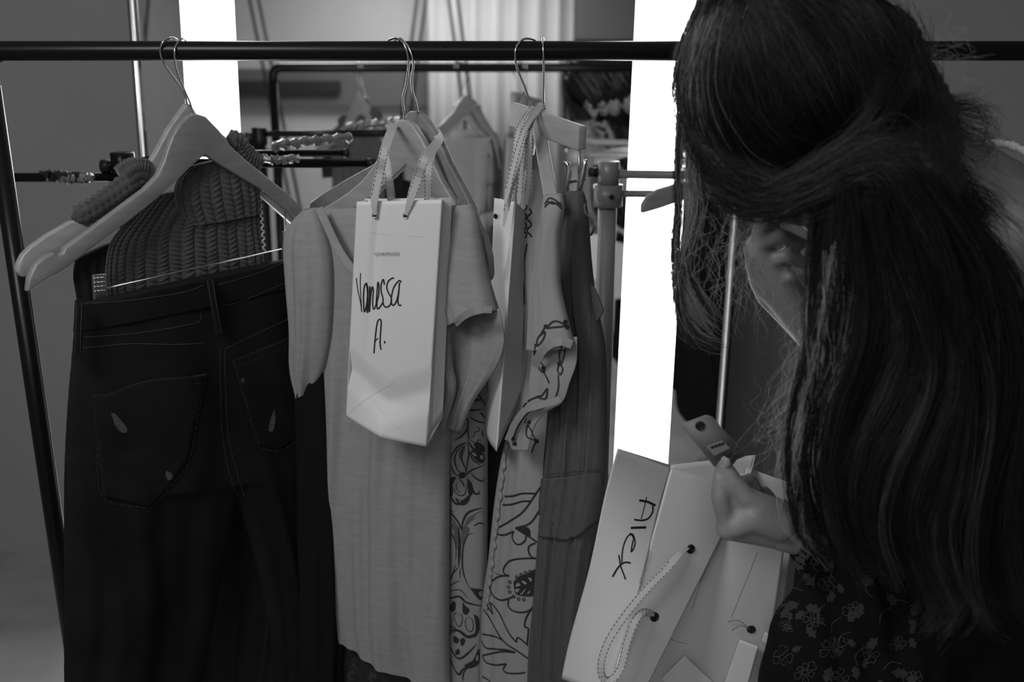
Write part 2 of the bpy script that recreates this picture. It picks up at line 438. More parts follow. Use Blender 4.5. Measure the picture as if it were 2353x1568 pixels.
# ------------------------------------------------------------------ rear rack in front of the mirror (two posts with arms)
def crinkle(name, P, r, m, parent, seed):
    r_ = random.Random(seed); Q = cat(P, 26); R = [r*(1+.35*math.sin(i*1.9)+.35*r_.random()) for i in range(26)]; R[0] = R[-1] = r*.8
    V, F = tube_vf([Vector(q)+Vector((0, r_.uniform(-1, 1), r_.uniform(-1, 1)))*r*.25 for q in Q], R, 9)
    return mk(name, V, F, m, parent, smooth=False)
Y2 = 1.93
def post(px, pycap, label, wpx, mcol):
    c = W(px, pycap, Y2); t = thing('display_stand', label, 'stand', (c.x, Y2, 0))
    r = wpx*.00042
    tube('post', [(c.x, Y2, c.z-.03), (c.x, Y2, .03)], r*.88, mcol, t, n=24)
    tube('cap', [(c.x, Y2, c.z), (c.x, Y2, c.z-.001), (c.x, Y2, c.z-.05)], [r*.9, r*1.02, r*1.02], mcol, t, n=24)
    zc = W(px, 448, Y2).z
    tube('collar', [(c.x, Y2, zc+.02), (c.x, Y2, zc-.022)], r*1.38, mcol, t, n=24)
    tube('collar_screw', [(c.x+r*.2, Y2-r*1.36, zc), (c.x+r*.2, Y2-r*1.5, zc)], .005, m_blackm, t, n=10)
    V, F = box_vf((c.x-.2, Y2-.025, 0), (c.x+.2, Y2+.025, .03)); mk('base', V, F, mcol, t, bevel=.004)
    V, F = box_vf((c.x-.025, Y2-.2, 0), (c.x+.025, Y2+.2, .03)); mk('base', V, F, mcol, t, bevel=.004)
    return t, c, r
st1, c1, r1 = post(280, 350, 'black display stand by the left edge of the mirror, its arm wrapped in tape', 52, m_black)
def arm(t, x0, y0, x1, y1, Y, th, m, cap=True, name='arm'):
    A = W(x0, y0, Y); B = W(x1, y1, Y); tube(name, [A, B], th*.00042, m, t, n=14)
    d = (B-A).normalized()
    if cap: tube('end_cap', [B-d*.006, B+d*.012], th*.00052, m_blackm, t, n=14)
arm(st1, 275, 407, 20, 408, Y2, 21, m_black)
arm(st1, 285, 374, 852, 376, Y2-.01, 21, m_black)
arm(st1, 262, 382, 248, 382, Y2, 24, m_black)
A = W(300, 374, Y2); B = W(420, 354, Y2+.1)
tube('arm', [A, B, W(795, 352, Y2+.1)], 7*.001, m_black, st1, n=14); tube('end_cap', [W(790, 352, Y2+.1), W(805, 352, Y2+.1)], .0095, m_blackm, st1, n=14)
crinkle('tape_wrap', [W(95, 404, Y2-.008), W(150, 407, Y2-.008), W(200, 411, Y2-.008)], .0085, m_blackm, st1, 3)
crinkle('plastic_wrap', [W(140, 409, Y2-.012), W(170, 411, Y2-.012), W(215, 408, Y2-.012)], .0065, m_plastic, st1, 4)
crinkle('plastic_wrap', [W(625, 338, Y2+.08), W(700, 326, Y2+.08), W(810, 316, Y2+.08)], .008, m_plastic, st1, 5)
crinkle('plastic_wrap', [W(575, 364, Y2-.03), W(620, 366, Y2-.03), W(690, 364, Y2-.03)], .0065, m_plastic, st1, 6)
m_phaze = mat('hazed_enamel', .16, .35)  # grey stands in for lens haze washing out the dark post
st2, c2, r2 = post(1399, 370, 'display stand paled by painted haze, right of the clothes, in front of the right light strip', 49, m_phaze)
arm(st2, 1395, 400, 2000, 409, Y2, 20, m_phaze, cap=False)
arm(st2, 1395, 445, 1760, 448, Y2, 17, m_phaze)
arm(st2, 1395, 396, 1366, 396, Y2, 18, m_phaze)
# pieces of furniture reflected below, right of the strip: pale chair
# ------------------------------------------------------------------ hangers
def hook(name, pts, parent, r=.0016, m=None):
    """pts: (px, py, Y)"""
    return tube(name, cat([W(*p) for p in pts], 44), r, m or m_chrome, parent, n=8)
def hook_over(px_base, py_base, base_Y, front, back_px):
    """front: list of (px,py) climbing to the top of the rail; then over it and a little down behind"""
    pts = [(px_base, py_base, base_Y)]; n = len(front)
    for i, (x, y) in enumerate(front):
        pts.append((x, y, base_Y+(YR-rr-.002-base_Y)*min(1, (i+1)/max(1, n-2)) if i < n-1 else YR-.004))
    pts += [((front[-1][0]+back_px)/2, 89, YR+.004), (back_px, 97, YR+rr), (back_px+2, 120, YR+rr+.003)]
    return pts
# left pair
PL = VP(440, 262, YR, 48)
h1 = thing('wooden_hanger', 'pale wooden hanger in front at left, clip bar below it holding the dark jeans', 'hanger', PL(444, 262))
slab('body', [(58, 671), (62, 640), (77, 607), (98, 590), (120, 579), (130, 587), (141, 581), (145, 569), (204, 526), (265, 480), (327, 434), (357, 403), (372, 372), (380, 345), (393, 311), (408, 286), (428, 266), (444, 260), (469, 268), (500, 300), (526, 335), (561, 367), (612, 408), (658, 444), (690, 478), (702, 503), (689, 515), (653, 478), (612, 444), (551, 408), (505, 380), (467, 355), (439, 378), (398, 418), (347, 464), (286, 512), (224, 556), (153, 612)], PL, .014, m_wood2, h1, bevel=.0035)
hook('hook', hook_over(445, 264, YR, [(436, 235), (424, 208), (407, 165), (402, 140), (402, 112), (410, 96)], 428), h1)
# clip bar with two clips
BA = PL(238, 664, .012); BB = PL(652, 571, .012)
tube('clip_bar', [BA, BB], .0014, m_chrome, h1, n=8)
tube('clip_drop_wire', [PL(655, 486, .0), PL(656, 545, .006), BB], .0013, m_chrome, h1, n=8)
def clip(q, parent, plane, m=m_steel, ridges=True):
    o = slab('clip', q, plane, .006, m, parent, bevel=.001)
    if ridges:
        for r_ in range(4):
            for c_ in range(3):
                f = .08+.10*r_; g = .2+.27*c_
                x = q[0][0]+(q[1][0]-q[0][0])*g+(q[3][0]-q[0][0])*f; y = q[0][1]+(q[1][1]-q[0][1])*g+(q[3][1]-q[0][1])*f
                p = plane(x, y, .004); V, F = tube_vf([p-plane.u*.002, p+plane.u*.002], .0012, 6); mk('clip_ridge', V, F, m_chrome, o)
    return o
PLc = VP(440, 262, YR-.02, 48)
clip([(212, 632), (243, 629), (243, 728), (218, 732)], h1, PLc)
clip([(650, 533), (672, 529), (669, 612), (648, 615)], h1, PLc, ridges=False)
PL2 = VP(430, 240, YR+.022, 46)
h2 = thing('wooden_hanger', 'pale wooden hanger behind at left, under the shoulders of the ribbed knit top', 'hanger', PL2(428, 240))
slab('body', [(38, 606), (48, 585), (66, 567), (102, 541), (158, 509), (189, 503), (240, 462), (300, 415), (340, 372), (357, 345), (383, 296), (405, 265), (426, 237), (434, 240), (448, 262), (490, 292), (530, 330), (600, 398), (650, 440), (686, 500), (690, 522), (670, 516), (592, 445), (530, 390), (470, 345), (430, 350), (380, 400), (310, 455), (250, 505), (190, 545), (140, 580), (100, 612), (70, 634), (46, 636), (36, 625)], PL2, .015, m_wood, h2, bevel=.004)
hook('hook', hook_over(430, 240, YR+.01, [(426, 222), (412, 196), (390, 166), (373, 138), (368, 112), (377, 94), (393, 87)], 412), h2)
# middle pair
PM3 = VP(921, 276, YR, -38); PM4 = VP(963, 256, YR+.03, -50)
h3 = thing('wooden_hanger', 'wooden hanger inside the pale short sleeved top, nearer of the middle two', 'hanger', PM3(924, 276))
slab('body', [(736, 484), (770, 465), (804, 443), (839, 413), (862, 383), (878, 358), (887, 337), (890, 318), (904, 292), (921, 275), (938, 276), (954, 286), (975, 318), (993, 354), (1018, 411), (1046, 457), (1066, 520), (1072, 580), (1060, 582), (1046, 540), (1020, 480), (985, 430), (961, 402), (939, 378), (910, 405), (870, 445), (840, 465), (804, 489), (746, 518), (738, 505)], PM3, .013, m_wood, h3, bevel=.0035)
hook('hook', hook_over(930, 278, YR, [(928, 255), (926, 225), (933, 195), (937, 165), (939, 140), (930, 105), (915, 90)], 890), h3)
h4 = thing('wooden_hanger', 'wooden hanger behind the pale short sleeved top, its dark end hanging free', 'hanger', PM4(966, 256))
slab('body', [(714, 480), (719, 464), (745, 445), (800, 412), (864, 377), (905, 330), (930, 280), (946, 255), (964, 255), (989, 280), (1011, 314), (1036, 371), (1071, 436), (1092, 480), (1100, 510), (1118, 545), (1129, 591), (1131, 630), (1127, 645), (1111, 646), (1104, 610), (1093, 555), (1080, 505), (1060, 462), (1020, 410), (995, 355), (975, 330), (950, 350), (900, 395), (850, 440), (790, 472), (722, 500)], PM4, .013, m_wood2, h4, bevel=.0035)
hook('hook', hook_over(960, 260, YR+.02, [(956, 238), (948, 210), (946, 180), (950, 148), (942, 115), (925, 92)], 905), h4)
# right pair: rounded hanger with blouse, square ended trouser hanger
PR5 = VP(1240, 262, YR, -72)
h5 = thing('wooden_hanger', 'narrow seen wooden hanger carrying the embroidered white blouse', 'hanger', PR5(1236, 262))
h5b = ribbon('body', [W(1232, 262, YR), W(1246, 340, YR-.07), W(1260, 420, YR-.15), W(1270, 470, YR-.19)], .020, m_wood, h5, thick=.014, bevel=.003)
ribbon('arm', [W(1232, 262, YR), W(1222, 300, YR+.09), W(1216, 350, YR+.18)], .018, m_wood, h5, thick=.013, bevel=.003)
hook('hook', [(1252, 252, YR), (1249, 238, YR), (1249, 200, YR-.015), (1249, 150, YR-rr-.002), (1248, 110, YR-rr-.002), (1247, 92, YR-.004), (1248, 88, YR+.004), (1249, 97, YR+rr), (1250, 125, YR+rr+.002)], h5)
h6 = thing('trouser_hanger', 'square ended wooden trouser hanger with metal clips holding the dark garment', 'hanger', W(1216, 250, YR))
# block from far left end to near right end
Af, Bf = W(1178, 262, YR+.03), W(1338, 318, YR-.13)
def blk(A, B, hA, hB, t):
    d = (B-A).normalized(); n = Vector((-d.y, d.x, 0)).normalized()
    if n.y > 0: n = -n
    V = []
    for p, h in ((A, hA), (B, hB)):
        for (a, b) in ((-1, -1), (1, -1), (1, 1), (-1, 1)): V.append(p+n*a*t/2+Vector((0, 0, 1))*b*h/2)
    return V, [(0, 1, 2, 3), (7, 6, 5, 4), (0, 4, 5, 1), (1, 5, 6, 2), (2, 6, 7, 3), (3, 7, 4, 0)]
V, F = blk(Af, Bf, .036, .034, .016); mk('body', V, F, m_wood, h6, bevel=.003)
hook('hook', hook_over(1218, 247, YR+.0, [(1214, 225), (1204, 196), (1190, 162), (1184, 135), (1186, 110), (1200, 92)], 1232), h6, r=.0017)
tube('clip_rod', [W(1331, 340, YR-.13), W(1331, 425, YR-.13)], .0022, m_steel, h6, n=8)
def prong(pts, Y, r=.0022): return tube('clip', cat([W(x, y, Y) for x, y in pts], 20), [r*(1+.6*math.sin(math.pi*i/19)) for i in range(20)], m_chrome, h6, n=8)
prong([(1297, 378), (1302, 374), (1307, 390), (1302, 430), (1306, 472)], YR-.12, .003)
prong([(1349, 372), (1345, 371), (1340, 395), (1334, 420), (1330, 450)], YR-.14, .003)
tube('clip_bar', [W(1306, 418, YR-.12), W(1342, 412, YR-.14)], .003, m_steel, h6, n=8)
# hanger on the rear stand, in front of the right light strip
h7 = thing('wooden_hanger', 'grey looking hanger end crossing the right light strip, hung on the rear stand', 'hanger', W(1620, 420, Y2))
P7 = VP(1600, 430, Y2, 20)
slab('body', [(1473, 490), (1474, 470), (1485, 452), (1510, 435), (1560, 420), (1620, 412), (1680, 430), (1730, 470), (1725, 485), (1680, 455), (1620, 440), (1560, 462), (1515, 478)], P7, .012, m_wood, h7, bevel=.003)
tube('hook', cat([P7(1620, 418), P7(1622, 404), P7(1628, 392, .012), P7(1630, 383), P7(1633, 395, -.014)], 24), .0016, m_chrome, h7, n=8)
# ------------------------------------------------------------------ knit top
def knit_d(nr, nc, amp):
    def f(s, v):
        x = (math.asin(max(-1, min(1, s)))/math.pi+.5)*nr; c = math.floor(x); fx = x-c
        rib = abs(math.sin(math.pi*fx))**.7
        br_ = .5+.5*math.sin(2*math.pi*(v*nc+(fx if c % 2 else -fx)*.9))
        return amp*(rib*(.55+.45*br_)-.4)
    return f
PK = VP(440, 400, YR+.03, 44)
kn = thing('knit_top', 'dark chunky ribbed sleeveless knit top on the back left hanger', 'knitwear', PK(430, 700))
loft('knit_body', [(345, 452, 588, 400, 22, 2), (300, 500, 594, 450, 26, 3), (255, 556, 600, 500, 30, 3), (243, 610, 608, 560, 32, 3), (244, 660, 612, 610, 32, 3), (250, 760, 620, 700, 34, 3)], PK, m_knit, kn, nu=420, nv=230, folds=((2.3, .5, 1), (5, 2, .4)), disp=knit_d(20, 30, .0045))
loft('knit_collar', [(430, 383, 560, 352, 20, 0, 4), (405, 410, 572, 375, 26, 0, 7), (395, 440, 582, 410, 30, 1, 9), (400, 480, 588, 450, 30, 1, 9), (420, 520, 590, 490, 26, 1, 7)], PK, m_knit, kn, nu=300, nv=110, folds=((2.3, .5, 1),), disp=knit_d(12, 12, .0045))
def shoulder(pts, rad, seed):
    Q = cat([PL2(x, y, .004) for x, y in pts], 90); V = []; F = []; n = 40
    for i, q in enumerate(Q):
        q = Vector(q); t = Vector(Q[min(i+1, 89)]-Q[max(i-1, 0)]).normalized(); a0 = PL2.n; b0 = t.cross(a0).normalized()
        e = min(1, i/8, (89-i)/8)**.5 if i and i < 89 else .3
        for k in range(n):
            a = 2*math.pi*k/n; r = rad*e*(1+.20*abs(math.sin(i*.42+(1.4 if k//5 % 2 else 0)))+.14*abs(math.sin(k*math.pi/5)))
            V.append(q+a0*math.cos(a)*r*.8+b0*math.sin(a)*r)
    for i in range(89):
        for k in range(n): a = i*n+k; b = i*n+(k+1) % n; F.append((a, b, b+n, a+n))
    F += [tuple(range(n)), tuple(range(89*n, 90*n))]
    return mk('knit_strap', V, F, m_knit, kn)
shoulder([(168, 505), (215, 478), (260, 448), (300, 418), (335, 398)], .0135, 1)
shoulder([(282, 412), (300, 396), (318, 392), (335, 398)], .016, 2)
shoulder([(522, 322), (543, 330), (556, 352), (575, 370), (598, 384)], .015, 3)
zz = [Vector(PK(596+3*math.sin(i*1.1)+i*.22, 440+i*2.6, .012)) for i in range(56)]
tube('knit_edging', zz, .0015, mat('edging_yarn', .35, .9), kn, n=6)
# beaded dark camisole inside the knit armhole
loft('inner_lining', [(180, 600, 262, 560, 14, 1, -12), (176, 640, 262, 610, 14, 2, -12), (185, 700, 262, 680, 14, 2, -12)], PK, m_lace, kn, nu=48, nv=24, folds=((3, 0, 1),))
# ------------------------------------------------------------------ jeans
PJ = VP(240, 690, 1.395, 46)
jeans = thing('jeans', 'very dark blue black skinny jeans clipped by the waistband, back pockets outward', 'trousers', PJ(420, 1560))
jf = ((1.2, 1.0, 1), (2.6, .2, .5), (5.2, 2, .25))
jb = loft('seat_panel', [(172, 700, 682, 596, 30, 1), (168, 760, 684, 650, 34, 2), (164, 820, 688, 720, 44, 3), (158, 900, 694, 800, 54, 4), (152, 1000, 704, 900, 60, 5), (149, 1080, 714, 1000, 62, 5), (148, 1150, 722, 1090, 62, 5)], PJ, m_denim, jeans, nu=160, nv=90, folds=jf)
lg1 = loft('trouser_leg', [(150, 1040, 545, 1045, 56, 3), (148, 1120, 540, 1125, 60, 5), (148, 1200, 522, 1230, 60, 6), (149, 1350, 498, 1380, 58, 7), (149, 1500, 474, 1520, 56, 8), (150, 1640, 455, 1660, 54, 8)], PJ, m_denim, jeans, nu=120, nv=50, folds=jf)
lg2 = loft('trouser_leg', [(500, 1050, 712, 1000, 56, 3), (532, 1120, 720, 1080, 58, 3), (558, 1190, 724, 1160, 58, 5), (590, 1290, 728, 1260, 54, 6), (618, 1420, 732, 1400, 50, 7), (634, 1560, 720, 1540, 50, 7), (640, 1640, 712, 1640, 50, 7)], PJ, m_denim, jeans, nu=120, nv=50, folds=jf)
_parts = [GEO.pop(o.name) for o in (jb, lg1, lg2)]
for o in (jb, lg1, lg2): bpy.data.objects.remove(o)
jb = fuse('denim', _parts, .0035, m_denim, jeans, smooth=8)
tJ = tJL = bvh(jb)
wb = loft('waistband', [(171, 702, 682, 592, 31, 1, 1), (170, 735, 683, 625, 35, 1, 1), (168, 764, 685, 655, 37, 1, 1)], PJ, m_denim, jeans, nu=160, nv=20, folds=((1.2, 1, 1),))
tW = bvh(jb, wb)
strokes('seam_stitching', tW, [[(175, 700), (300, 690), (420, 672), (470, 655)], [(500, 655), (600, 625), (680, 590)], [(190, 800), (300, 790), (400, 792), (470, 788)], [(520, 800), (600, 762), (690, 720)],
    [(195, 775), (320, 765), (450, 742), (460, 720)], [(500, 705), (560, 690), (620, 665), (682, 640)]], .0016, m_denim_seam, jeans)
strokes('seam_stitching', tJL, [[(505, 800), (506, 900), (510, 1000), (530, 1100), (545, 1140)], [(516, 800), (518, 900), (524, 1000), (545, 1090), (562, 1140)]], .0014, m_denim_seam, jeans)
def pocket(o, lab=None):
    tb = tW; V = []; F = []; Pn = cat(list(o)+[o[0]], 60)
    return Pn
pk1 = [(213, 907), (250, 905), (300, 885), (360, 872), (420, 868), (470, 860), (450, 970), (432, 1060), (400, 1105), (345, 1165), (235, 1140), (222, 1010)]
pk2 = [(533, 828), (590, 805), (640, 785), (690, 760), (700, 900), (694, 1000), (640, 1032), (592, 1020), (560, 920)]
def patch(name, poly, tree, m, parent, off):
    """thin piece of cloth laid on the surface (grid-filled polygon)"""
    bm = bmesh.new(); vs = [bm.verts.new((x, y, 0)) for x, y in poly]; bm.faces.new(vs)
    bmesh.ops.triangulate(bm, faces=bm.faces[:]); 
    for _ in range(4): bmesh.ops.subdivide_edges(bm, edges=bm.edges[:], cuts=1, use_grid_fill=True)
    V = []; ok = True
    for v in bm.verts:
        d = ray(v.co.x, v.co.y).normalized(); loc, nr, i_, ds = tree.ray_cast(CAM, d)
        if loc is None: loc = PJ(v.co.x, v.co.y)
        V.append(loc-d*off)
    for i, v in enumerate(bm.verts): v.index = i
    F = [tuple(v.index for v in f.verts) for f in bm.faces]; bm.free()
    o = mk(name, V, F, m, parent); s = o.modifiers.new('solid', 'SOLIDIFY'); s.thickness = .0015; s.offset = -1
    return o
for poly in (pk1, pk2): patch('back_pocket', poly, tJ, m_denim, jeans, .002)
strokes('pocket_stitching', tJ, [(.0022, [(213, 907), (250, 905), (300, 885), (360, 872), (420, 868), (470, 860)])], .002, m_denim_seam, jeans, off=.0032)
strokes('pocket_stitching', tJ, [[(213, 907), (222, 1010), (235, 1140), (345, 1168)], [(470, 860), (450, 970), (432, 1060), (400, 1105), (345, 1168)], [(216, 927), (300, 905), (380, 888), (462, 880)], [(533, 828), (590, 805), (640, 785), (690, 762)], [(533, 828), (560, 920), (592, 1020), (640, 1034), (694, 1005)], [(540, 842), (600, 820), (690, 778)]], .0010, m_denim_seam, jeans, off=.0032, dashed=3, per=5)
blobs('frayed_patch', tJ, [[(252, 948), (262, 950), (278, 968), (290, 985), (286, 994), (272, 990), (262, 975)], [(380, 1080), (390, 1085), (396, 1095), (386, 1102), (378, 1092)], [(628, 940), (630, 965), (624, 990), (614, 988), (620, 960)], [(552, 868), (558, 870), (557, 880), (551, 876)]], m_fray, jeans, off=.0036)
def beltloop(x0, y0, x1, y1):
    ribbon('belt_loop', [PJ(x0, y0, .026), PJ((x0+x1)/2, (y0+y1)/2, .030), PJ(x1, y1, .030)], .011, m_denim_seam if x0 < 0 else m_denim, jeans, thick=.003, bevel=.001)
    for dx in (-6, 6): tube('loop_stitch', [PJ(x0+dx, y0+4, .032), PJ(x1+dx, y1, .036)], .0005, m_denim_seam, jeans, n=5)
beltloop(182, 690, 178, 828); beltloop(482, 640, 504, 768)
# knit cardigan hem / grey cloth behind the legs
PB = VP(560, 1200, 1.66, 40)
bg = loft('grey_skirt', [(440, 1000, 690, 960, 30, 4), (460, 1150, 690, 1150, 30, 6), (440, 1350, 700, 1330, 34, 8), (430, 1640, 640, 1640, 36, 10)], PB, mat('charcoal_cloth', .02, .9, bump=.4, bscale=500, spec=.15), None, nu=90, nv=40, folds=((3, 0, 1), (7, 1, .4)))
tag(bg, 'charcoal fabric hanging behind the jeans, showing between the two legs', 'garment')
# dark garment between jeans and pale top
PD = VP(730, 1200, 1.60, 60)
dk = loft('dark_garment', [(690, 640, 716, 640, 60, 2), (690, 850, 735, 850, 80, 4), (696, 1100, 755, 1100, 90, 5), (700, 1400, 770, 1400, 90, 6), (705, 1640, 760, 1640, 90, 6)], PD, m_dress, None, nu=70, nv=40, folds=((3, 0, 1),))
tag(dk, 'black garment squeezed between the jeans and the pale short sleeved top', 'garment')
# ------------------------------------------------------------------ black lace skirt under the pale top
PLc2 = VP(830, 1480, 1.60, -20)
lc = loft('lace_skirt', [(735, 1380, 960, 1400, 40, 6), (732, 1480, 965, 1490, 44, 8), (728, 1640, 975, 1640, 50, 10)], PLc2, m_lace, None, nu=110, nv=30, folds=((4, 0, 1), (9, 1, .4)))
tag(lc, 'black lace skirt showing below the hem of the pale top', 'skirt')
tl = bvh(lc); sw = []
for k in range(26):
    cx, cy = random.uniform(745, 925), random.uniform(1475, 1560); r0 = random.uniform(6, 14); a0 = random.uniform(0, 6)
    sw.append([(cx+r0*(1-j/9)*math.cos(a0+j*.8), cy+r0*(1-j/9)*math.sin(a0+j*.8)) for j in range(8)])
strokes('lace_pattern', tl, sw, .0012, mat('lace_thread', .05, .8), lc)
# ------------------------------------------------------------------ pale short sleeved top
PT = VP(900, 480, YR+.0, -24)
tee = thing('short_sleeved_top', 'pale short sleeved jersey top hanging behind the paper bag in the middle', 'top', PT(890, 1560))
tf = ((2.3, .3, 1), (4.9, 1.2, .5), (8.3, .5, .22), (13, 2.2, .07))
loft('bodice', [(728, 482, 1082, 468, 14, 0), (716, 520, 1060, 500, 30, 1), (712, 600, 1050, 600, 44, 2), (716, 700, 1046, 700, 54, 4), (730, 820, 1042, 850, 60, 7), (738, 960, 1034, 980, 66, 9), (740, 1100, 1032, 1110, 70, 10), (744, 1220, 1032, 1240, 72, 11), (740, 1300, 1032, 1380, 74, 12), (734, 1380, 1032, 1480, 76, 13), (735, 1418, 1034, 1590, 76, 13)], PT, m_tee, tee, nu=260, nv=150, folds=tf, open_ends=True)
loft('sleeve', [(712, 478, 738, 476, 22, 0, 14), (690, 505, 762, 530, 34, 2, 20), (676, 545, 780, 590, 44, 4, 24), (684, 640, 785, 680, 52, 5, 26), (694, 740, 780, 780, 54, 6, 26), (692, 830, 762, 850, 50, 6, 24), (704, 905, 742, 885, 40, 5, 22)], PT, m_tee, tee, nu=140, nv=80, folds=((1.7, .4, 1), (4, 1, .35)), open_ends=True)
# neckband running from the left shoulder to the bag
ribbon('neckband', [PT(733, 478, .030), PT(752, 520, .042), PT(776, 570, .05), (PT(806, 614, .054)), PT(850, 650, .05)], .013, m_tee, tee, thick=.004, bevel=.0015)
ribbon('neckband', [PT(760, 520, .0), PT(790, 570, .0), PT(812, 600, .0)], .011, m_tee, tee, thick=.004)
# right sleeve, wide open end towards the camera
PS = VP(1060, 560, YR-.13, -50)
loft('sleeve', [(1016, 474, 1080, 470, 24, 0), (1010, 500, 1092, 505, 36, 1), (1012, 560, 1102, 580, 46, 2), (1014, 640, 1112, 640, 54, 3), (1020, 700, 1122, 682, 60, 3), (1046, 748, 1130, 716, 64, 2)], PS, m_tee, tee, nu=150, nv=70, folds=((1.6, .4, 1), (3.7, 1, .4)), open_ends=True, solid=.0012)
ribbon('sleeve_hem', [PS(1046, 744, .03), PS(1070, 724, .034), PS(1100, 712, .034), PS(1130, 712, .02)], .010, m_tee, tee, thick=.002)
# inside of the sleeve, hanging lower at the back
loft('sleeve_lining', [(1030, 742, 1131, 712, 10, 1, -14), (1028, 800, 1140, 790, 12, 3, -14), (1028, 860, 1122, 850, 14, 4, -14), (1022, 935, 1075, 925, 14, 4, -12), (1016, 985, 1042, 996, 10, 2, -12)], PS, m_tee, tee, nu=80, nv=50, folds=((2.5, .4, 1), (5, 2, .5)))
loft('sleeve_fold', [(1012, 600, 1050, 640, 18, 2, 14), (1014, 700, 1050, 745, 20, 3, 16), (1020, 800, 1052, 830, 20, 3, 14), (1028, 880, 1056, 890, 18, 3, 10), (1014, 950, 1034, 960, 12, 2, 6), (1015, 985, 1024, 990, 6, 0, 2)], PS, m_tee, tee, nu=80, nv=50, folds=((3, .4, 1), (6, 2, .5)))
# ------------------------------------------------------------------ paper bags
def text_on(name, s, origin, xdir, up, size, m, parent, off=.001, xs=1):
    cu = bpy.data.curves.new('txt', 'FONT'); cu.body = s; cu.size = size; cu.align_x = 'CENTER'; cu.align_y = 'CENTER'; cu.extrude = .0002; cu.space_character = 1.25
    t = bpy.data.objects.new('txt', cu); COL.objects.link(t); bpy.context.view_layer.update()
    me = bpy.data.meshes.new_from_object(t.evaluated_get(bpy.context.evaluated_depsgraph_get()))
    x = xdir.normalized(); z = x.cross(up).normalized(); y = z.cross(x)
    M = Matrix((x, y, z)).transposed()
    V = [origin+M @ Vector((v.co.x*xs, v.co.y, v.co.z))+z*off for v in me.vertices]; F = [tuple(p.vertices) for p in me.polygons]
    bpy.data.objects.remove(t)
    return mk(name, V, F, m, parent, smooth=False)
def sheet(name, corners, m, parent, thick=.0009, nu=20, nv=20, bend=None, **k):
    """bilinear sheet of paper between four world corners TL, TR, BR, BL, with a bend function (u,v)->metres"""
    TL, TR, BR, BL = [Vector(c) for c in corners]; n = (TR-TL).cross(BL-TL).normalized()
    if n.dot((TL-CAM)) > 0: n = -n
    V = []; F = []
    for j in range(nv+1):
        for i in range(nu+1):
            u, v = i/nu, j/nv; p = (TL*(1-u)+TR*u)*(1-v)+(BL*(1-u)+BR*u)*v
            V.append(p+n*(bend(u, v) if bend else 0))
    for j in range(nv):
        for i in range(nu): a = j*(nu+1)+i; F.append((a, a+nu+1, a+nu+2, a+1))
    o = mk(name, V, F, m, parent, **k); s = o.modifiers.new('solid', 'SOLIDIFY'); s.thickness = thick; s.offset = 0
    return o, n
def eyelet(p, n, r, parent, m=m_blackm):
    x = n.orthogonal().normalized(); y = n.cross(x)
    V, F = tube_vf([p+(x*math.cos(a)+y*math.sin(a))*r+n*.0012 for a in np.linspace(0, 2*math.pi, 17)], r*.32, 8)
    mk('eyelet', V, F, m_chrome if m is None else m, parent)
    ring = [p+(x*math.cos(a)+y*math.sin(a))*r*.8+n*.0009 for a in np.linspace(0, 2*math.pi, 17)[:-1]]
    mk('eyelet_hole', ring, [tuple(range(16))], m_ink, parent, smooth=False)
# Vanessa bag
PV = VP(920, 470, YR-.16, -14)
b1 = thing('paper_bag', 'white paper bag lettered Vanessa A. hung by tape handles over the middle hangers', 'bag', PV(890, 1000))
cr = [PV(820, 464), PV(1016, 459), PV(980, 1027), PV(795, 958)]
def bendV(u, v):
    return .004*math.exp(-((u-.26+.05*v)/.05)**2)*(1-v)*-1+.006*math.sin(math.pi*u)*(v**2)+(.016*(1-abs(2*u-1)) if v > .85 else 0)*(v-.85)/.15-(.007*max(0, 1-abs(v-.86+.10*abs(2*u-1))/.10))
fb, nV = sheet('front_panel', cr, m_paper, b1, nu=50, nv=60, bend=bendV)
gy = .030
back = [c-nV*gy for c in cr]; back[2] = PV(1003, 975)-nV*gy; back[3] = PV(812, 930)-nV*gy; back[1] = PV(1024, 462)-nV*gy
sheet('back_panel', back, m_paper, b1)
midT = (cr[1]+back[1])/2-Vector((.008, 0, 0)); midB = (cr[2]+back[2])/2-Vector((.004, 0, 0))
sheet('gusset', [cr[1], midT, midB, cr[2]], m_paper, b1); sheet('gusset', [midT, back[1], back[2], midB], m_paper, b1)
mT = (cr[0]+back[0])/2+Vector((.008, 0, 0)); mB = (cr[3]+back[3])/2+Vector((.004, 0, 0))
sheet('gusset', [cr[0], mT, mB, cr[3]], m_paper, b1); sheet('gusset', [mT, back[0], back[3], mB], m_paper, b1)
sheet('bag_bottom', [cr[3], cr[2], back[2], back[3]], m_paper, b1)
tV = bvh(fb)
strokes('fold_crease', tV, [[(795, 956), (850, 912), (905, 880)], [(850, 912), (905, 975), (975, 1020)], [(850, 535), (905, 542)], [(935, 542), (980, 545)]], .0007, m_paper_in, b1)
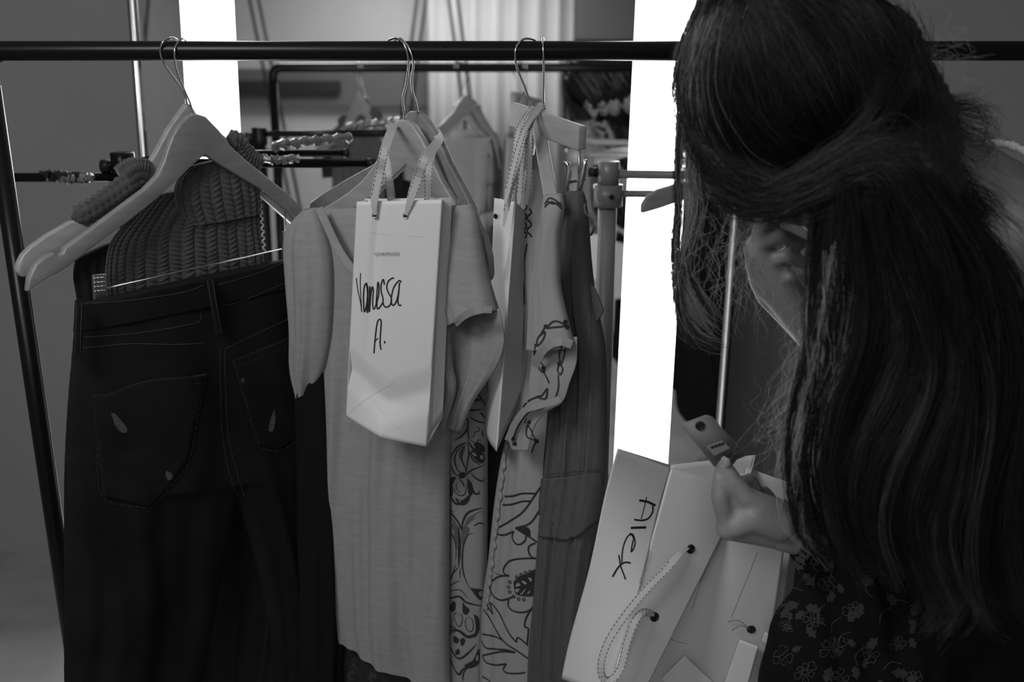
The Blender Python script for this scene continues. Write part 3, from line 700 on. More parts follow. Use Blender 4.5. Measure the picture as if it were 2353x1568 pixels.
strokes('handwriting', tV, crop(800, 570, 6.03, [
    (.0015, [(115, 415), (140, 600), (175, 760), (190, 890)]), (.0014, [(190, 890), (180, 700), (170, 500), (175, 345)]),
    [(250, 490), (225, 540), (215, 700), (225, 880), (250, 820), (270, 650), (255, 480)], [(255, 480), (275, 600), (265, 800), (272, 890), (300, 650), (300, 530)],
    [(300, 530), (300, 700), (300, 885)], [(302, 800), (315, 650), (335, 540), (352, 580), (345, 700), (345, 800), (360, 850), (390, 790)],
    [(390, 790), (400, 650), (415, 480), (430, 520), (425, 650), (405, 740), (402, 790), (410, 845), (450, 810), (485, 750)],
    [(505, 510), (490, 435), (462, 500), (460, 600), (485, 700), (485, 750), (500, 800), (540, 820), (590, 780), (600, 720)],
    [(635, 425), (620, 415), (560, 460), (537, 540), (560, 620), (600, 690), (600, 740), (590, 780)],
    [(735, 480), (720, 450), (680, 480), (630, 560), (600, 690), (605, 770), (630, 795), (670, 740), (700, 620), (715, 480)], [(715, 480), (700, 640), (690, 740), (710, 795), (740, 790)],
    [(360, 1460), (375, 1280), (395, 1100), (415, 1010), (440, 990), (460, 1020), (450, 1200), (445, 1320), (458, 1410)], (.0014, [(370, 1300), (390, 1280), (415, 1245)]), [(507, 1288), (509, 1306), (510, 1325)]]), .0022, m_ink, b1, per=2)
text_on('shop_name', 'ANTHROPOLOGIE', PV(890, 583)+PV.n*.002, PV(916, 583)-PV(864, 584), Vector((0, 0, 1)), .0062, m_greyink, b1, xs=.62)
eyelet(PV(862, 495), nV, .0034, b1, None); eyelet(PV(933, 496), nV, .0034, b1, None)
def tape(pts, wd, parent, st=True, ends=1):
    f = lambda t: wd*(.35+.65*min(1, t/.13, ((1-t)/.05 if ends > 1 else 9)))
    o, Q = ribbon('tape_handle', pts, f, m_ribbon, parent, per=.007)
    if st: edge_stitch('stitching', Q[max(2, int(len(Q)*.12)):], wd, m_thread, parent)
tape([PV(862, 494, .003), PV(860, 462, .006), PV(872, 400, .004), PV(885, 340, 0), W(905, 285, YR-.012)], .0125, b1)
tape([W(880, 340, YR-.05), PV(892, 400, -.02), PV(900, 462, -.03)], .012, b1)
tape([PV(933, 494, .003), PV(942, 462, .006), PV(960, 410, .008), PV(978, 362, .01), W(1008, 322, YR-.05), W(1000, 300, YR+.02)], .0135, b1)
tape([W(1000, 330, YR-.05), PV(985, 380, -.025), PV(984, 462, -.03)], .012, b1)
# second, narrow bag seen from the side
P2b = VP(1160, 500, YR-.10, -62)
b2 = thing('paper_bag', 'narrow seen blank white paper bag hanging between pale top and embroidered blouse', 'bag', W(1150, 1040, YR-.1))
A0 = W(1128, 490, YR-.09); A1 = W(1183, 464, YR-.06); A2 = W(1151, 1036, YR-.12); A3 = W(1117, 987, YR-.12)
A1 = W(1186, 470, YR-.12); A2 = W(1141, 1038, YR-.16)
B0 = W(1207, 488, YR-.04); B2 = W(1196, 905, YR-.08)
sheet('front_panel', [W(1136, 455, YR-.05), W(1184, 464, YR-.14), W(1141, 1038, YR-.16), W(1117, 987, YR-.05)], m_paper, b2, nu=24, nv=40, bend=lambda u, v: .004*math.sin(math.pi*u)*v)
sheet('gusset', [W(1184, 464, YR-.14), W(1207, 487, YR-.10), W(1201, 900, YR-.10), W(1141, 1038, YR-.16)], m_paper, b2)
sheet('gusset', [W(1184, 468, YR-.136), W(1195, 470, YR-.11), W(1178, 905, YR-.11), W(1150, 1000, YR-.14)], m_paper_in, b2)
sheet('back_panel', [W(1150, 456, YR+.0), W(1207, 487, YR-.10), W(1201, 900, YR-.10), W(1130, 985, YR-.0)], m_paper, b2)
eyelet(W(1140, 497, YR-.07), Vector((-.6, -.8, 0)), .003, b2)
for pts in ([(1157, 520, -.15), (1172, 440, -.15), (1192, 370, -.13), (1205, 310, -.1), (1240, 240, -.02)],
            [(1160, 470, -.16), (1180, 380, -.15), (1205, 300, -.12), (1245, 238, -.03)],
            [(1190, 480, -.12), (1198, 400, -.12), (1203, 330, -.1), (1212, 275, -.08), (1235, 248, -.03)],
            [(1205, 475, -.11), (1216, 400, -.11), (1216, 330, -.1), (1220, 280, -.07), (1245, 250, -.03)],
            [(1172, 470, -.09), (1180, 400, -.09), (1186, 330, -.07), (1195, 290, -.05), (1225, 245, -.01)]):
    tape([W(x, y, YR+d) for x, y, d in pts], .0085, b2)
# ------------------------------------------------------------------ scroll print dress
PD2 = VP(1075, 1200, YR-.02, -35)
dr = thing('scroll_print_dress', 'pale dress with dark scroll and flower print between pale top and blouse', 'dress', PD2(1075, 1560))
db = loft('dress_cloth', [(1000, 820, 1112, 820, 40, 2), (1010, 900, 1114, 900, 44, 3), (1020, 1000, 1116, 1000, 46, 4), (1022, 1150, 1116, 1150, 46, 4), (1022, 1300, 1114, 1300, 46, 5), (1022, 1440, 1110, 1440, 46, 5), (1022, 1640, 1108, 1640, 46, 5)], PD2, m_print, dr, nu=90, nv=80, folds=((1.6, .4, 1), (4, 1, .3)))
tD = bvh(db)
C3 = (1020, 860, 4.356); C4 = (1020, 1210, 4.38)
pp = crop(*C3, [[(240, 460), (235, 540), (180, 620), (100, 665)], [(250, 440), (240, 560), (250, 640), (240, 720)], [(130, 350), (250, 365), (400, 350)], [(130, 430), (240, 455)], (.0045, [(200, 275), (265, 260), (365, 260)]), [(330, 140), (345, 200), (400, 290), (405, 350)], (.005, [(300, 120), (260, 180), (205, 265)]), [(260, 430), (330, 470), (410, 490)], [(360, 380), (410, 440)],
    (.0016, [(310, 540), (345, 530), (350, 570), (310, 580), (300, 630), (270, 620)]), (.0016, [(265, 660), (320, 690), (345, 655), (380, 670)]), [(380, 560), (385, 610), (400, 620)], [(230, 680), (150, 720), (90, 790), (75, 850)], [(215, 690), (130, 780), (110, 870), (140, 960), (190, 1000)], [(225, 700), (180, 780), (185, 870), (215, 940), (225, 990)], [(245, 700), (250, 800), (235, 900), (225, 990)], [(250, 760), (290, 850), (360, 910)], (.004, [(250, 680), (300, 750), (400, 800)]),
    [(400, 910), (330, 940), (280, 960), (225, 1000), (170, 1000), (140, 1020)], [(75, 910), (100, 980), (140, 1020)], [(270, 990), (330, 1050), (390, 1070), (400, 1030)], (.0045, [(130, 1030), (80, 1040), (55, 1110), (60, 1200), (90, 1260), (120, 1295), (160, 1300), (210, 1300), (250, 1260), (270, 1215)]), (.004, [(225, 1040), (270, 1090), (290, 1160), (320, 1200), (355, 1190), (340, 1165)]),
    (.0018, [(110, 1090), (110, 1170), (160, 1215), (210, 1200), (225, 1130), (215, 1080)]), (.0016, [(130, 1080), (130, 1150), (170, 1190)]), [(150, 1040), (190, 1090), (205, 1130)], (.0045, [(40, 1370), (90, 1410), (150, 1490), (175, 1560)]), [(60, 1350), (95, 1385)], (.004, [(180, 1560), (190, 1480), (230, 1400), (300, 1360), (380, 1340)]), [(300, 1520), (350, 1490), (400, 1500)]])
pp += crop(*C4, [[(40, 20), (110, 140), (125, 250), (120, 350)], [(120, 380), (90, 480), (30, 600)], [(300, 65), (240, 90), (200, 180), (185, 300), (190, 430), (220, 540), (270, 640)], (.0055, [(150, 0), (158, 150), (155, 280), (150, 400)]), (.0016, [(155, 400), (90, 480)]), (.0016, [(165, 410), (160, 520)]), (.0016, [(60, 600), (160, 540)]), (.004, [(30, 720), (90, 718), (155, 705), (220, 760), (300, 785), (380, 800)]), (.0016, [(30, 660), (160, 640), (250, 730)]),
    (.0018, [(155, 900), (130, 870), (105, 890), (110, 940), (155, 1010), (185, 950), (180, 885), (155, 900)]), (.0018, [(240, 920), (215, 950), (225, 1020), (260, 1060), (290, 1040), (295, 970), (270, 920), (240, 920)]), (.0018, [(50, 880), (45, 960), (60, 1010), (80, 970), (75, 900)]), (.004, [(45, 1180), (100, 1280), (160, 1330), (260, 1260), (330, 1180)]), (.004, [(50, 1280), (90, 1400), (150, 1490), (190, 1440), (290, 1380)]), [(190, 1560), (200, 1470), (250, 1410)], (.006, [(60, 1050), (150, 1050), (240, 1110), (320, 1080), (345, 980)])])
strokes('printed_pattern', tD, pp, .0026, m_pr_dark, dr, per=3, taper=True)
blobs('printed_motif', tD, crop(*C3, [[(85, 1035), (125, 1035), (90, 1100), (95, 1180), (75, 1230), (50, 1160), (60, 1090)], [(235, 1045), (275, 1100), (300, 1180), (260, 1220), (240, 1150)], [(110, 1240), (160, 1270), (230, 1230), (265, 1200), (240, 1280), (160, 1305)], [(265, 790), (300, 760), (400, 800), (400, 880), (360, 890), (320, 860)], [(300, 700), (340, 680), (400, 720), (400, 780), (330, 760)], [(150, 1000), (190, 980), (230, 1005), (200, 1040), (160, 1040)], [(320, 20), (400, 30), (400, 100), (340, 120)]])
    + crop(*C4, [[(90, 750), (120, 770), (115, 840), (80, 860), (60, 820)], [(190, 760), (220, 800), (260, 840), (230, 890), (190, 860)], [(100, 1100), (150, 1130), (140, 1180), (100, 1160)], [(160, 1140), (200, 1120), (215, 1160), (180, 1205)], [(120, 1250), (150, 1230), (160, 1280), (120, 1290)], [(265, 620), (380, 635), (400, 680), (370, 740), (320, 700)], [(300, 880), (350, 920), (355, 1040), (310, 1120), (320, 1000)], [(200, 1400), (290, 1350), (350, 1230), (350, 1380), (260, 1430)]]), m_pr_dark, dr)
blobs('printed_motif', tD, crop(*C3, [[(40, 1400), (90, 1440), (160, 1560), (90, 1560)], [(200, 1540), (240, 1440), (380, 1370), (390, 1400), (280, 1470)], [(130, 340), (210, 360), (240, 400), (150, 400)], [(210, 180), (300, 140), (310, 240), (220, 260)], [(190, 720), (215, 740), (170, 860), (150, 800)]]) + crop(*C4, [[(60, 0), (140, 0), (150, 250), (125, 200)], [(170, 0), (260, 20), (190, 200)], [(40, 1030), (90, 1000), (140, 1045), (100, 1070), (60, 1090)]]), m_pr_mid, dr, off=.0005)
PG2 = VP(1130, 1200, YR+.04, -30)
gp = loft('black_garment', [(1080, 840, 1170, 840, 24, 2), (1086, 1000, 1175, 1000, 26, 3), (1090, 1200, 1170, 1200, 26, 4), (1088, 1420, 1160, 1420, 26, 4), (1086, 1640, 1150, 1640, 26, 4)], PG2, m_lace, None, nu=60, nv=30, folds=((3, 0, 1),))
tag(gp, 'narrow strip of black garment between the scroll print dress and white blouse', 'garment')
# ------------------------------------------------------------------ embroidered blouse
PBl = VP(1240, 700, YR-.12, -40)
blo = thing('embroidered_blouse', 'white blouse with dark chain embroidery on sleeve and large flower outlines', 'blouse', PBl(1190, 1560))
bb = loft('blouse_body', [(1150, 400, 1225, 390, 24, 1, -22), (1170, 480, 1240, 470, 30, 2, -18), (1190, 620, 1250, 620, 36, 3, -12), (1200, 780, 1262, 780, 40, 4, -10), (1180, 930, 1262, 930, 42, 4, -6), (1158, 1050, 1264, 1050, 44, 4, 0), (1142, 1150, 1262, 1150, 44, 4), (1128, 1280, 1258, 1280, 44, 5), (1112, 1400, 1250, 1400, 44, 5), (1106, 1640, 1245, 1640, 46, 5)], PBl, m_blouse, blo, nu=120, nv=110, folds=((1.4, .2, 1), (4, 1, .3)))
PSl = VP(1265, 600, YR-.22, -40)
bs = loft('sleeve', [(1252, 448, 1290, 446, 18, 0), (1248, 480, 1294, 480, 24, 0), (1244, 540, 1284, 540, 26, 1), (1232, 600, 1284, 604, 28, 1), (1222, 660, 1286, 664, 30, 2), (1218, 740, 1302, 738, 34, 2), (1214, 800, 1317, 797, 36, 2)], PSl, m_blouse, blo, nu=110, nv=70, folds=((1.3, .2, 1), (3, 1, .3)), open_ends=True)
bs2 = loft('sleeve_lining', [(1214, 780, 1316, 778, 6, 1, -10), (1212, 830, 1315, 835, 8, 2, -10), (1208, 880, 1302, 880, 8, 3, -8), (1204, 930, 1284, 928, 10, 3, -8), (1176, 975, 1250, 950, 10, 3, -6), (1164, 1010, 1222, 985, 10, 2, -6), (1170, 1035, 1208, 1040, 8, 1, -6)], PSl, m_blouse, blo, nu=90, nv=60, folds=((1.5, .5, 1), (3, 2, .5)))
ribbon('sleeve_hem', [PSl(1228, 842, .012), PSl(1240, 815, .018), PSl(1262, 792, .022), PSl(1290, 784, .02), PSl(1314, 792, .01)], .012, m_blouse, blo, thick=.0015)
ribbon('sleeve_hem', [PSl(1166, 1012, .01), PSl(1182, 975, .012), PSl(1205, 944, .013), PSl(1240, 932, .014), PSl(1272, 924, .014), PSl(1288, 915, .012)], .009, m_blouse, blo, thick=.0015)
tB = bvh(bb, bs, bs2)
def chain(path, w=7, n=3):
    Q = cat(path, n*8+1); out = []
    for i in range(n):
        seg = Q[i*8:(i+1)*8+1]; t = seg[-1]-seg[0]; nn = np.array([-t[1], t[0]])/(np.linalg.norm(t)+1e-9)
        for sg in (-1, 1): out.append([tuple(seg[j]+nn*sg*w*math.sin(math.pi*j/8)) for j in range(9)])
    return out
em = []
em += chain([(1256, 754), (1275, 745), (1300, 748)], 7, 1)+chain([(1254, 762), (1242, 780), (1234, 796)], 6, 1)
em += chain([(1299, 784), (1292, 815), (1290, 838)], 6, 1)+chain([(1288, 836), (1288, 862)], 6, 1)+chain([(1238, 830), (1248, 850), (1252, 856)], 6, 1)
em += chain([(1258, 892), (1250, 912), (1234, 912)], 5, 1)+chain([(1212, 975), (1218, 1000), (1232, 1012)], 7, 1)
em += [[(1284, 862), (1284, 890), (1276, 915), (1262, 930), (1235, 938), (1215, 948), (1200, 965), (1188, 985), (1180, 1010)], [(1250, 852), (1262, 880)], [(1234, 912), (1215, 922), (1202, 936)], [(1231, 790), (1228, 825)], [(1232, 1012), (1222, 1040)], [(1254, 750), (1244, 768)], [(1212, 962), (1206, 972)]]
strokes('embroidery', tB, em, .0023, m_pr_dark, blo, per=3, off=.0012)
dots = [[(x+5*math.cos(a), y+5*math.sin(a)) for a in np.linspace(0, 2*math.pi, 7)[:-1]] for x, y in ((1255, 750), (1298, 740), (1302, 752), (1286, 836), (1250, 846), (1216, 970), (1234, 1014), (1184, 1020), (1180, 1008))]
blobs('embroidery', tB, dots, m_pr_dark, blo, off=.0013)
nk = [[(1208+3*math.sin(i*1.3), 470+i*4.5) for i in range(18)], [(1216+5*math.sin(i*1.1), 480+i*5) for i in range(14)], [(1198, 600), (1204, 650), (1206, 700)], [(1212, 560), (1206, 600), (1208, 640)]]
strokes('neck_embroidery', tB, nk, .0026, m_pr_dark, blo, per=3)
strokes('shoulder_gathers', tB, [[(1252, 470), (1262, 456), (1276, 460), (1290, 474)], [(1252, 476), (1266, 464), (1280, 470), (1290, 480)], [(1256, 462), (1270, 468), (1288, 466)]], .0022, m_pr_dark, blo, per=3)
fl = crop(*C4, [[(970, 325), (860, 320), (700, 335), (630, 380), (600, 440), (615, 480), (660, 500)], [(660, 495), (560, 505), (480, 560), (470, 640), (510, 710), (580, 742), (660, 725), (700, 700)], [(655, 730), (650, 800), (700, 850), (790, 865), (870, 840), (920, 790)], [(520, 70), (600, 88), (710, 50)], [(700, 60), (690, 110), (720, 170), (770, 180), (820, 140), (830, 90)], [(720, 15), (790, 60), (870, 110), (940, 160)], [(920, 165), (860, 200), (855, 260), (890, 310), (960, 325)],
    [(400, 835), (460, 920), (560, 1100), (640, 1190), (720, 1240), (850, 1330)], [(420, 740), (450, 820), (495, 885)], [(495, 885), (470, 770), (550, 860), (610, 980), (660, 1080), (730, 1165)], [(730, 1165), (750, 1120), (850, 1200)], [(390, 1085), (520, 1110), (600, 1150)], [(380, 1150), (420, 1220), (520, 1235), (640, 1245), (720, 1265)], [(390, 1300), (500, 1275), (600, 1260), (720, 1270)], [(390, 1310), (430, 1370), (520, 1395), (630, 1385)], [(630, 1385), (600, 1440), (640, 1475), (740, 1480), (820, 1470)], [(390, 1510), (470, 1560)], [(900, 800), (830, 920), (815, 1010), (850, 1030), (840, 1180)], (.0010, [(470, 430), (540, 480), (600, 490)])])
fl += crop(*C3, [[(610, 1225), (700, 1220), (780, 1195), (920, 1195)], [(590, 1310), (680, 1305), (780, 1275), (880, 1272)], [(1090, 950), (1000, 1080), (920, 1200), (800, 1370), (650, 1480), (520, 1550)], [(720, 1540), (860, 1495), (960, 1360)]])
fl += crop(*C4, [(.0018, [(x+14*math.cos(a), y+14*math.sin(a)) for a in np.linspace(0, 6.28, 8)]) for x, y in ((665, 560), (655, 610), (665, 660), (705, 705), (755, 730), (805, 735), (735, 510), (780, 485), (825, 465), (870, 455))])
strokes('flower_print', tB, fl, .0030, m_pr_dark, blo, per=3)
blobs('flower_centre', tB, crop(*C4, [[(700, 560), (760, 500), (850, 470), (950, 430), (960, 640), (900, 700), (780, 700), (720, 670)], [(740, 20), (790, 0), (860, 20), (870, 100), (800, 60)]]), m_pr_dark, blo)
blobs('flower_centre_cell', tB, crop(*C4, [[(725, 590), (750, 565), (775, 590), (730, 605)], [(715, 630), (765, 625), (740, 665)], [(785, 540), (830, 560), (832, 582), (800, 570)], [(850, 510), (885, 520), (880, 555), (865, 540)], [(770, 682), (830, 620), (815, 650), (785, 685)], [(835, 675), (870, 640), (860, 670)]]), m_blouse, blo, off=.0014)
# twisted braid down the blouse front edge
tube('braid_trim', cat([PBl(x+1.5*math.sin(i*1.4), y, .018) for i, (x, y) in enumerate(zip(np.linspace(1164, 1118, 46), np.linspace(1020, 1400, 46)))], 120), [.0028+.0012*math.sin(i*.9) for i in range(120)], m_blouse, blo, n=8)
# ------------------------------------------------------------------ dark utility garment at right of rack
PU = VP(1310, 700, YR-.15, -40)
ug = thing('dark_utility_dress', 'dark cotton utility garment with side pocket flap, clipped on the square hanger', 'garment', PU(1300, 1560))
ub = loft('garment_cloth', [(1296, 440, 1338, 440, 20, 1), (1290, 470, 1343, 468, 30, 2), (1288, 520, 1348, 520, 36, 3), (1278, 620, 1354, 610, 44, 3), (1272, 700, 1364, 700, 50, 4), (1268, 800, 1384, 800, 54, 5), (1262, 950, 1388, 950, 58, 6), (1250, 1080, 1386, 1080, 60, 6), (1238, 1200, 1374, 1180, 60, 7), (1228, 1350, 1352, 1350, 60, 8), (1212, 1500, 1346, 1500, 60, 8), (1205, 1640, 1344, 1640, 60, 8)], PU, m_twill, ug, nu=150, nv=120, folds=((3, .2, 1), (6, 1, .5), (10, .3, .25)))
tU = bvh(ub)
ribbon('hanging_loop', [PU(1343, 468, .0), PU(1345, 490, .004), PU(1362, 508, .006), PU(1366, 525, .004), PU(1358, 540, 0), PU(1344, 548, 0)], .003, m_twill, ug, thick=.003)
slab('side_tab', [(1356, 652), (1368, 664), (1387, 712), (1384, 722), (1372, 740), (1362, 720)], PU, .004, m_twill, ug, bevel=.001)
fl_o = patch('pocket_flap', [(1245, 1100), (1300, 1096), (1382, 1086), (1386, 1120), (1391, 1172), (1376, 1196), (1330, 1232), (1300, 1242), (1240, 1234), (1240, 1150)], tU, m_twill, ug, .006)
strokes('seam_stitching', tU, [[(1262, 1088), (1320, 1082), (1384, 1076)], [(1258, 1096), (1320, 1091), (1384, 1086)], [(1350, 620), (1356, 800), (1345, 1000), (1342, 1080)], [(1310, 600), (1318, 800), (1300, 1000), (1296, 1080)], [(1340, 1240), (1334, 1400), (1340, 1568)]], .0012, m_pr_mid, ug, off=.0015)
# ------------------------------------------------------------------ shopping bags and tag held at lower right
PA = VP(1560, 1150, 1.27, 12)
b3 = thing('paper_bag', 'open white paper bag lettered Alex, tipped sideways at the lower right', 'bag', PA(1500, 1560))
s1, n1 = sheet('side_panel', [PA(1419, 1030, .03), PA(1541, 1077, .0), PA(1400, 1600, .075), PA(1290, 1560, -.02)], m_paper, b3, nu=30, nv=40, bend=lambda u, v: .006*math.sin(math.pi*u)*math.sin(math.pi*v)-.006*math.sin(3*math.pi*v)*.4)
f1, n2 = sheet('front_panel', [PA(1541, 1077, .0), PA(1716, 1120, -.015), PA(1475, 1600, .07), PA(1400, 1600, .075)], m_paper, b3, nu=30, nv=40, bend=lambda u, v: .003*math.sin(math.pi*u))
sheet('inner_panel', [PA(1419, 1030, .028), PA(1545, 1070, -.055), PA(1500, 1250, -.05), PA(1400, 1200, -.01)], m_paper, b3)
sheet('back_panel', [PA(1541, 1070, -.05), PA(1736, 1046, -.06), PA(1690, 1300, -.05), PA(1500, 1300, -.04)], m_paper, b3)
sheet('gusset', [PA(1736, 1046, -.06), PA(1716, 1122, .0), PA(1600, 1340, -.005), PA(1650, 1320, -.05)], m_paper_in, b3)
tA = bvh(s1, f1)
strokes('handwriting', tA, crop(1380, 1110, 6.53, [(.0032, [(575, 260), (690, 280), (760, 310), (820, 340)]), (.0014, [(685, 210), (650, 370), (605, 540)]), (.0025, [(775, 340), (780, 420), (740, 500), (690, 545), (610, 562), (500, 550)]), (.0034, [(450, 675), (560, 670), (680, 668)]),
    (.0020, [(320, 1200), (325, 1050), (350, 920), (400, 810), (450, 770), (490, 800), (515, 880), (500, 970), (458, 1035), (470, 940), (490, 850)]), (.0034, [(430, 775), (460, 768), (485, 795), (500, 840)]), (.0026, [(180, 1410), (250, 1290), (320, 1215), (390, 1190), (450, 1205)]), (.0021, [(275, 1080), (300, 1240), (340, 1350), (375, 1450)])]), .0021, m_ink, b3, per=2)
o_ = PA(1480, 1302, .0)
d_ = ray(1480, 1302).normalized(); loc, nr, _, _ = tA.ray_cast(CAM, d_)
loc2 = tA.ray_cast(CAM, ray(1468, 1345).normalized())[0] or loc+Vector((0, 0, -.03)); 
nr = nr if nr.dot(d_) < 0 else -nr
xd = (loc2-loc)
text_on('shop_name', 'ANTHROPOLOGIE', loc+nr*.0012, xd, nr.cross(xd), .0048, m_greyink, b3)
# tape handle loop through eyelets of the front panel
eyelet(tA.ray_cast(CAM, ray(1586, 1262).normalized())[0] or PA(1586, 1262), n2, .0052, b3)
eyelet(tA.ray_cast(CAM, ray(1503, 1418).normalized())[0] or PA(1503, 1418), n2, .0052, b3)
tape([PA(1584, 1258, .020), PA(1560, 1275, .034), PA(1528, 1312, .046), PA(1490, 1350, .056), PA(1440, 1410, .068), PA(1400, 1470, .078), PA(1382, 1520, .084), PA(1384, 1556, .086), PA(1400, 1565, .086), PA(1424, 1540, .084), PA(1440, 1480, .078), PA(1458, 1430, .072), PA(1478, 1408, .062), PA(1503, 1414, .05)], .0105, b3, ends=2)
# second bag beneath
PC = VP(1700, 1350, 1.24, -10)
b4 = thing('paper_bag', 'blank white paper bag with one eyelet, beside the floral sleeve at lower right', 'bag', PC(1640, 1565))
PC2 = lambda x, y, o=0: PC(x, y, o-.05)
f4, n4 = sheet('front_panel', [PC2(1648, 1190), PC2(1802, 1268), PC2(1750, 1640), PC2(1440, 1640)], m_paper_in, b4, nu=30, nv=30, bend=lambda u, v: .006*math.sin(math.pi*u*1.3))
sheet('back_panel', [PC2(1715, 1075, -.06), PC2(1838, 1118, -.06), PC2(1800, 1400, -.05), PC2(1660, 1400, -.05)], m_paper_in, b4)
sheet('base_flap', [PC2(1520, 1560, .012), PC2(1573, 1507, .016), PC2(1640, 1570, .012), PC2(1560, 1640, .01)], m_paper, b4)
sheet('fold_strip', [PC2(1700, 1470, .010), PC2(1742, 1486, .012), PC2(1700, 1640, .01), PC2(1640, 1640, .01)], m_paper, b4)
sheet('paper_tab', [PC2(1758, 1452, .012), PC2(1766, 1456, .013), PC2(1764, 1486, .013), PC2(1750, 1476, .012)], m_paper, b4, nu=4, nv=4)
t4 = bvh(f4)
eyelet(t4.ray_cast(CAM, ray(1726, 1446).normalized())[0], n4, .005, b4)
strokes('fold_crease', t4, [[(1590, 1400), (1640, 1250)], [(1680, 1420), (1740, 1270)], [(1530, 1440), (1545, 1470), (1580, 1480)]], .0007, m_greyink, b4)
tube('tag_string', cat([PC2(1720, 1446, .012), PC2(1712, 1436, .014), PC2(1700, 1428, .014), PC2(1688, 1426, .013), PC2(1672, 1430, .011)], 16), .0006, m_greyink, b4, n=5)
tube('tag_string', cat([PC2(1720, 1446, .012), PC2(1705, 1438, .014), PC2(1692, 1442, .014), PC2(1682, 1450, .012)], 16), .0006, m_greyink, b4, n=5)
# swing tag
PG = VP(1640, 1010, 1.13, 0, lean=0)
tg = thing('price_tag', 'card swing tag with metal eyelet and barcode pinched between finger and thumb', 'tag', PG(1655, 1080))
tg_o = slab('card', [(1622, 954), (1637, 958), (1659, 984), (1696, 1024), (1712, 1049), (1694, 1056), (1670, 1085), (1640, 1072), (1603, 1024), (1568, 984), (1570, 973)], PG, .0008, m_tagm, tg, bevel=0)
tT = bvh(tg_o)
eyelet(PG(1608, 978, .0006), PG.n, .0046, tg)
patch('sticker', [(1622, 1026), (1660, 1012), (1678, 1030), (1640, 1048)], tT, mat('sticker_paper', .15, .6), tg, .0005)
strokes('barcode', tT, [(.0006+.0005*(k % 3), [(1631+k*2.6, 1024-k*.9+1), (1634+k*2.6, 1031-k*.9)]) for k in range(12)], .0008, m_ink, tg, off=.0024, per=3)
strokes('tag_print', tT, [[(1642, 1040), (1652, 1036)], [(1656, 1035), (1664, 1032)], [(1660, 1052), (1690, 1042)], [(1664, 1056), (1694, 1047)]], .0012, m_ink, tg, dashed=2, per=3, off=.001)
# ------------------------------------------------------------------ woman bending over the clothes from the right
person = thing('person', 'woman with long wavy hair in dark floral dress bending over clothes, reading a tag', 'person', (.84, 1.25, 0))
J = {k: W(*v) for k, v in dict(pel=(2640, 1180, 1.27), belly=(2560, 900, 1.27), chest=(2440, 640, 1.26), c7=(2270, 470, 1.24), nk=(2080, 345, 1.19),
     ls=(2290, 560, 1.12), le=(2160, 1400, 1.24), lw=(1850, 1238, 1.14), rs=(2290, 500, 1.38), re=(2080, 1080, 1.33), rw=(1890, 795, 1.2)).items()}
skin = []
skin += caps_vf([(J['pel'], .135), (J['belly'], .115), (J['chest'], .12), (J['c7'], .062), (J['nk'], .052)])
skin += caps_vf([(J['c7'], .06), ((J['ls']+J['c7'])/2, .06), (J['ls'], .052), ((J['ls']*.6+J['le']*.4), .044), (J['le'], .036), ((J['le']*.6+J['lw']*.4), .037), (J['lw'], .0235)])
skin += caps_vf([(J['c7'], .06), ((J['rs']+J['c7'])/2, .06), (J['rs'], .052), ((J['rs']*.6+J['re']*.4), .042), (J['re'], .036), ((J['re']*.6+J['rw']*.4), .036), (J['rw'], .0235)])
px_, py_, pz_ = J['pel']
for sx in (-.075, .075):
    hip = Vector((px_+.01, py_+sx, pz_-.02)); kn_ = Vector((px_-.05, py_+sx, .50)); an = Vector((px_+.01, py_+sx, .085))
    skin += caps_vf([(hip, .088), (kn_, .055), ((kn_*.6+an*.4), .052), (an, .036), (an+Vector((-.09, 0, -.045)), .032), (an+Vector((-.15, 0, -.055)), .024)])
    skin.append(ball_vf(an+Vector((.02, 0, -.045)), .036))
# head
hc = W(1812, 205, 1.17)
fy = Vector((-.35, .12, -.93)).normalized(); uz = Vector((-.92, 0, .39)); uz = (uz-fy*uz.dot(fy)).normalized(); ux = fy.cross(uz)
HM = Matrix((ux, fy, uz)).transposed()
def H(x, y, z): return hc+HM @ Vector((x, y, z))
skin += [ball_vf(H(0, -.012, .03), (.074, .093, .088), HM), ball_vf(H(0, .028, -.045), (.054, .062, .066), HM), ball_vf(H(0, .045, -.005), (.058, .048, .06), HM)]
skin += caps_vf([(H(0, .066, -.092), .020), (H(.02, .058, -.09), .017), (H(.052, .0, -.06), .018)])+caps_vf([(H(0, .066, -.092), .020), (H(-.02, .058, -.09), .017), (H(-.052, .0, -.06), .018)])
skin += caps_vf([(H(0, .088, .012), .009), (H(0, .108, -.026), .012)])+caps_vf([(H(.011, .095, -.031), .0085), (H(-.011, .095, -.031), .0085)])
skin += caps_vf([(H(-.02, .086, -.056), .0055), (H(0, .094, -.053), .007), (H(.02, .086, -.056), .0055)])+caps_vf([(H(-.017, .084, -.064), .006), (H(0, .091, -.066), .0078), (H(.017, .084, -.064), .006)])
for s in (-1, 1):
    skin += caps_vf([(H(s*.045, .082, .018), .008), (H(s*.018, .09, .020), .009)])
    skin += [ball_vf(H(s*.032, .076, .002), (.015, .012, .010), HM), ball_vf(H(s*.040, .06, -.03), (.022, .022, .022), HM)]
    skin += caps_vf([(H(s*.070, -.008, .012), .010), (H(s*.076, -.016, -.004), .009), (H(s*.068, -.006, -.03), .008)])
skin += caps_vf([(H(0, -.03, -.06), .056), (J['nk'], .052)])
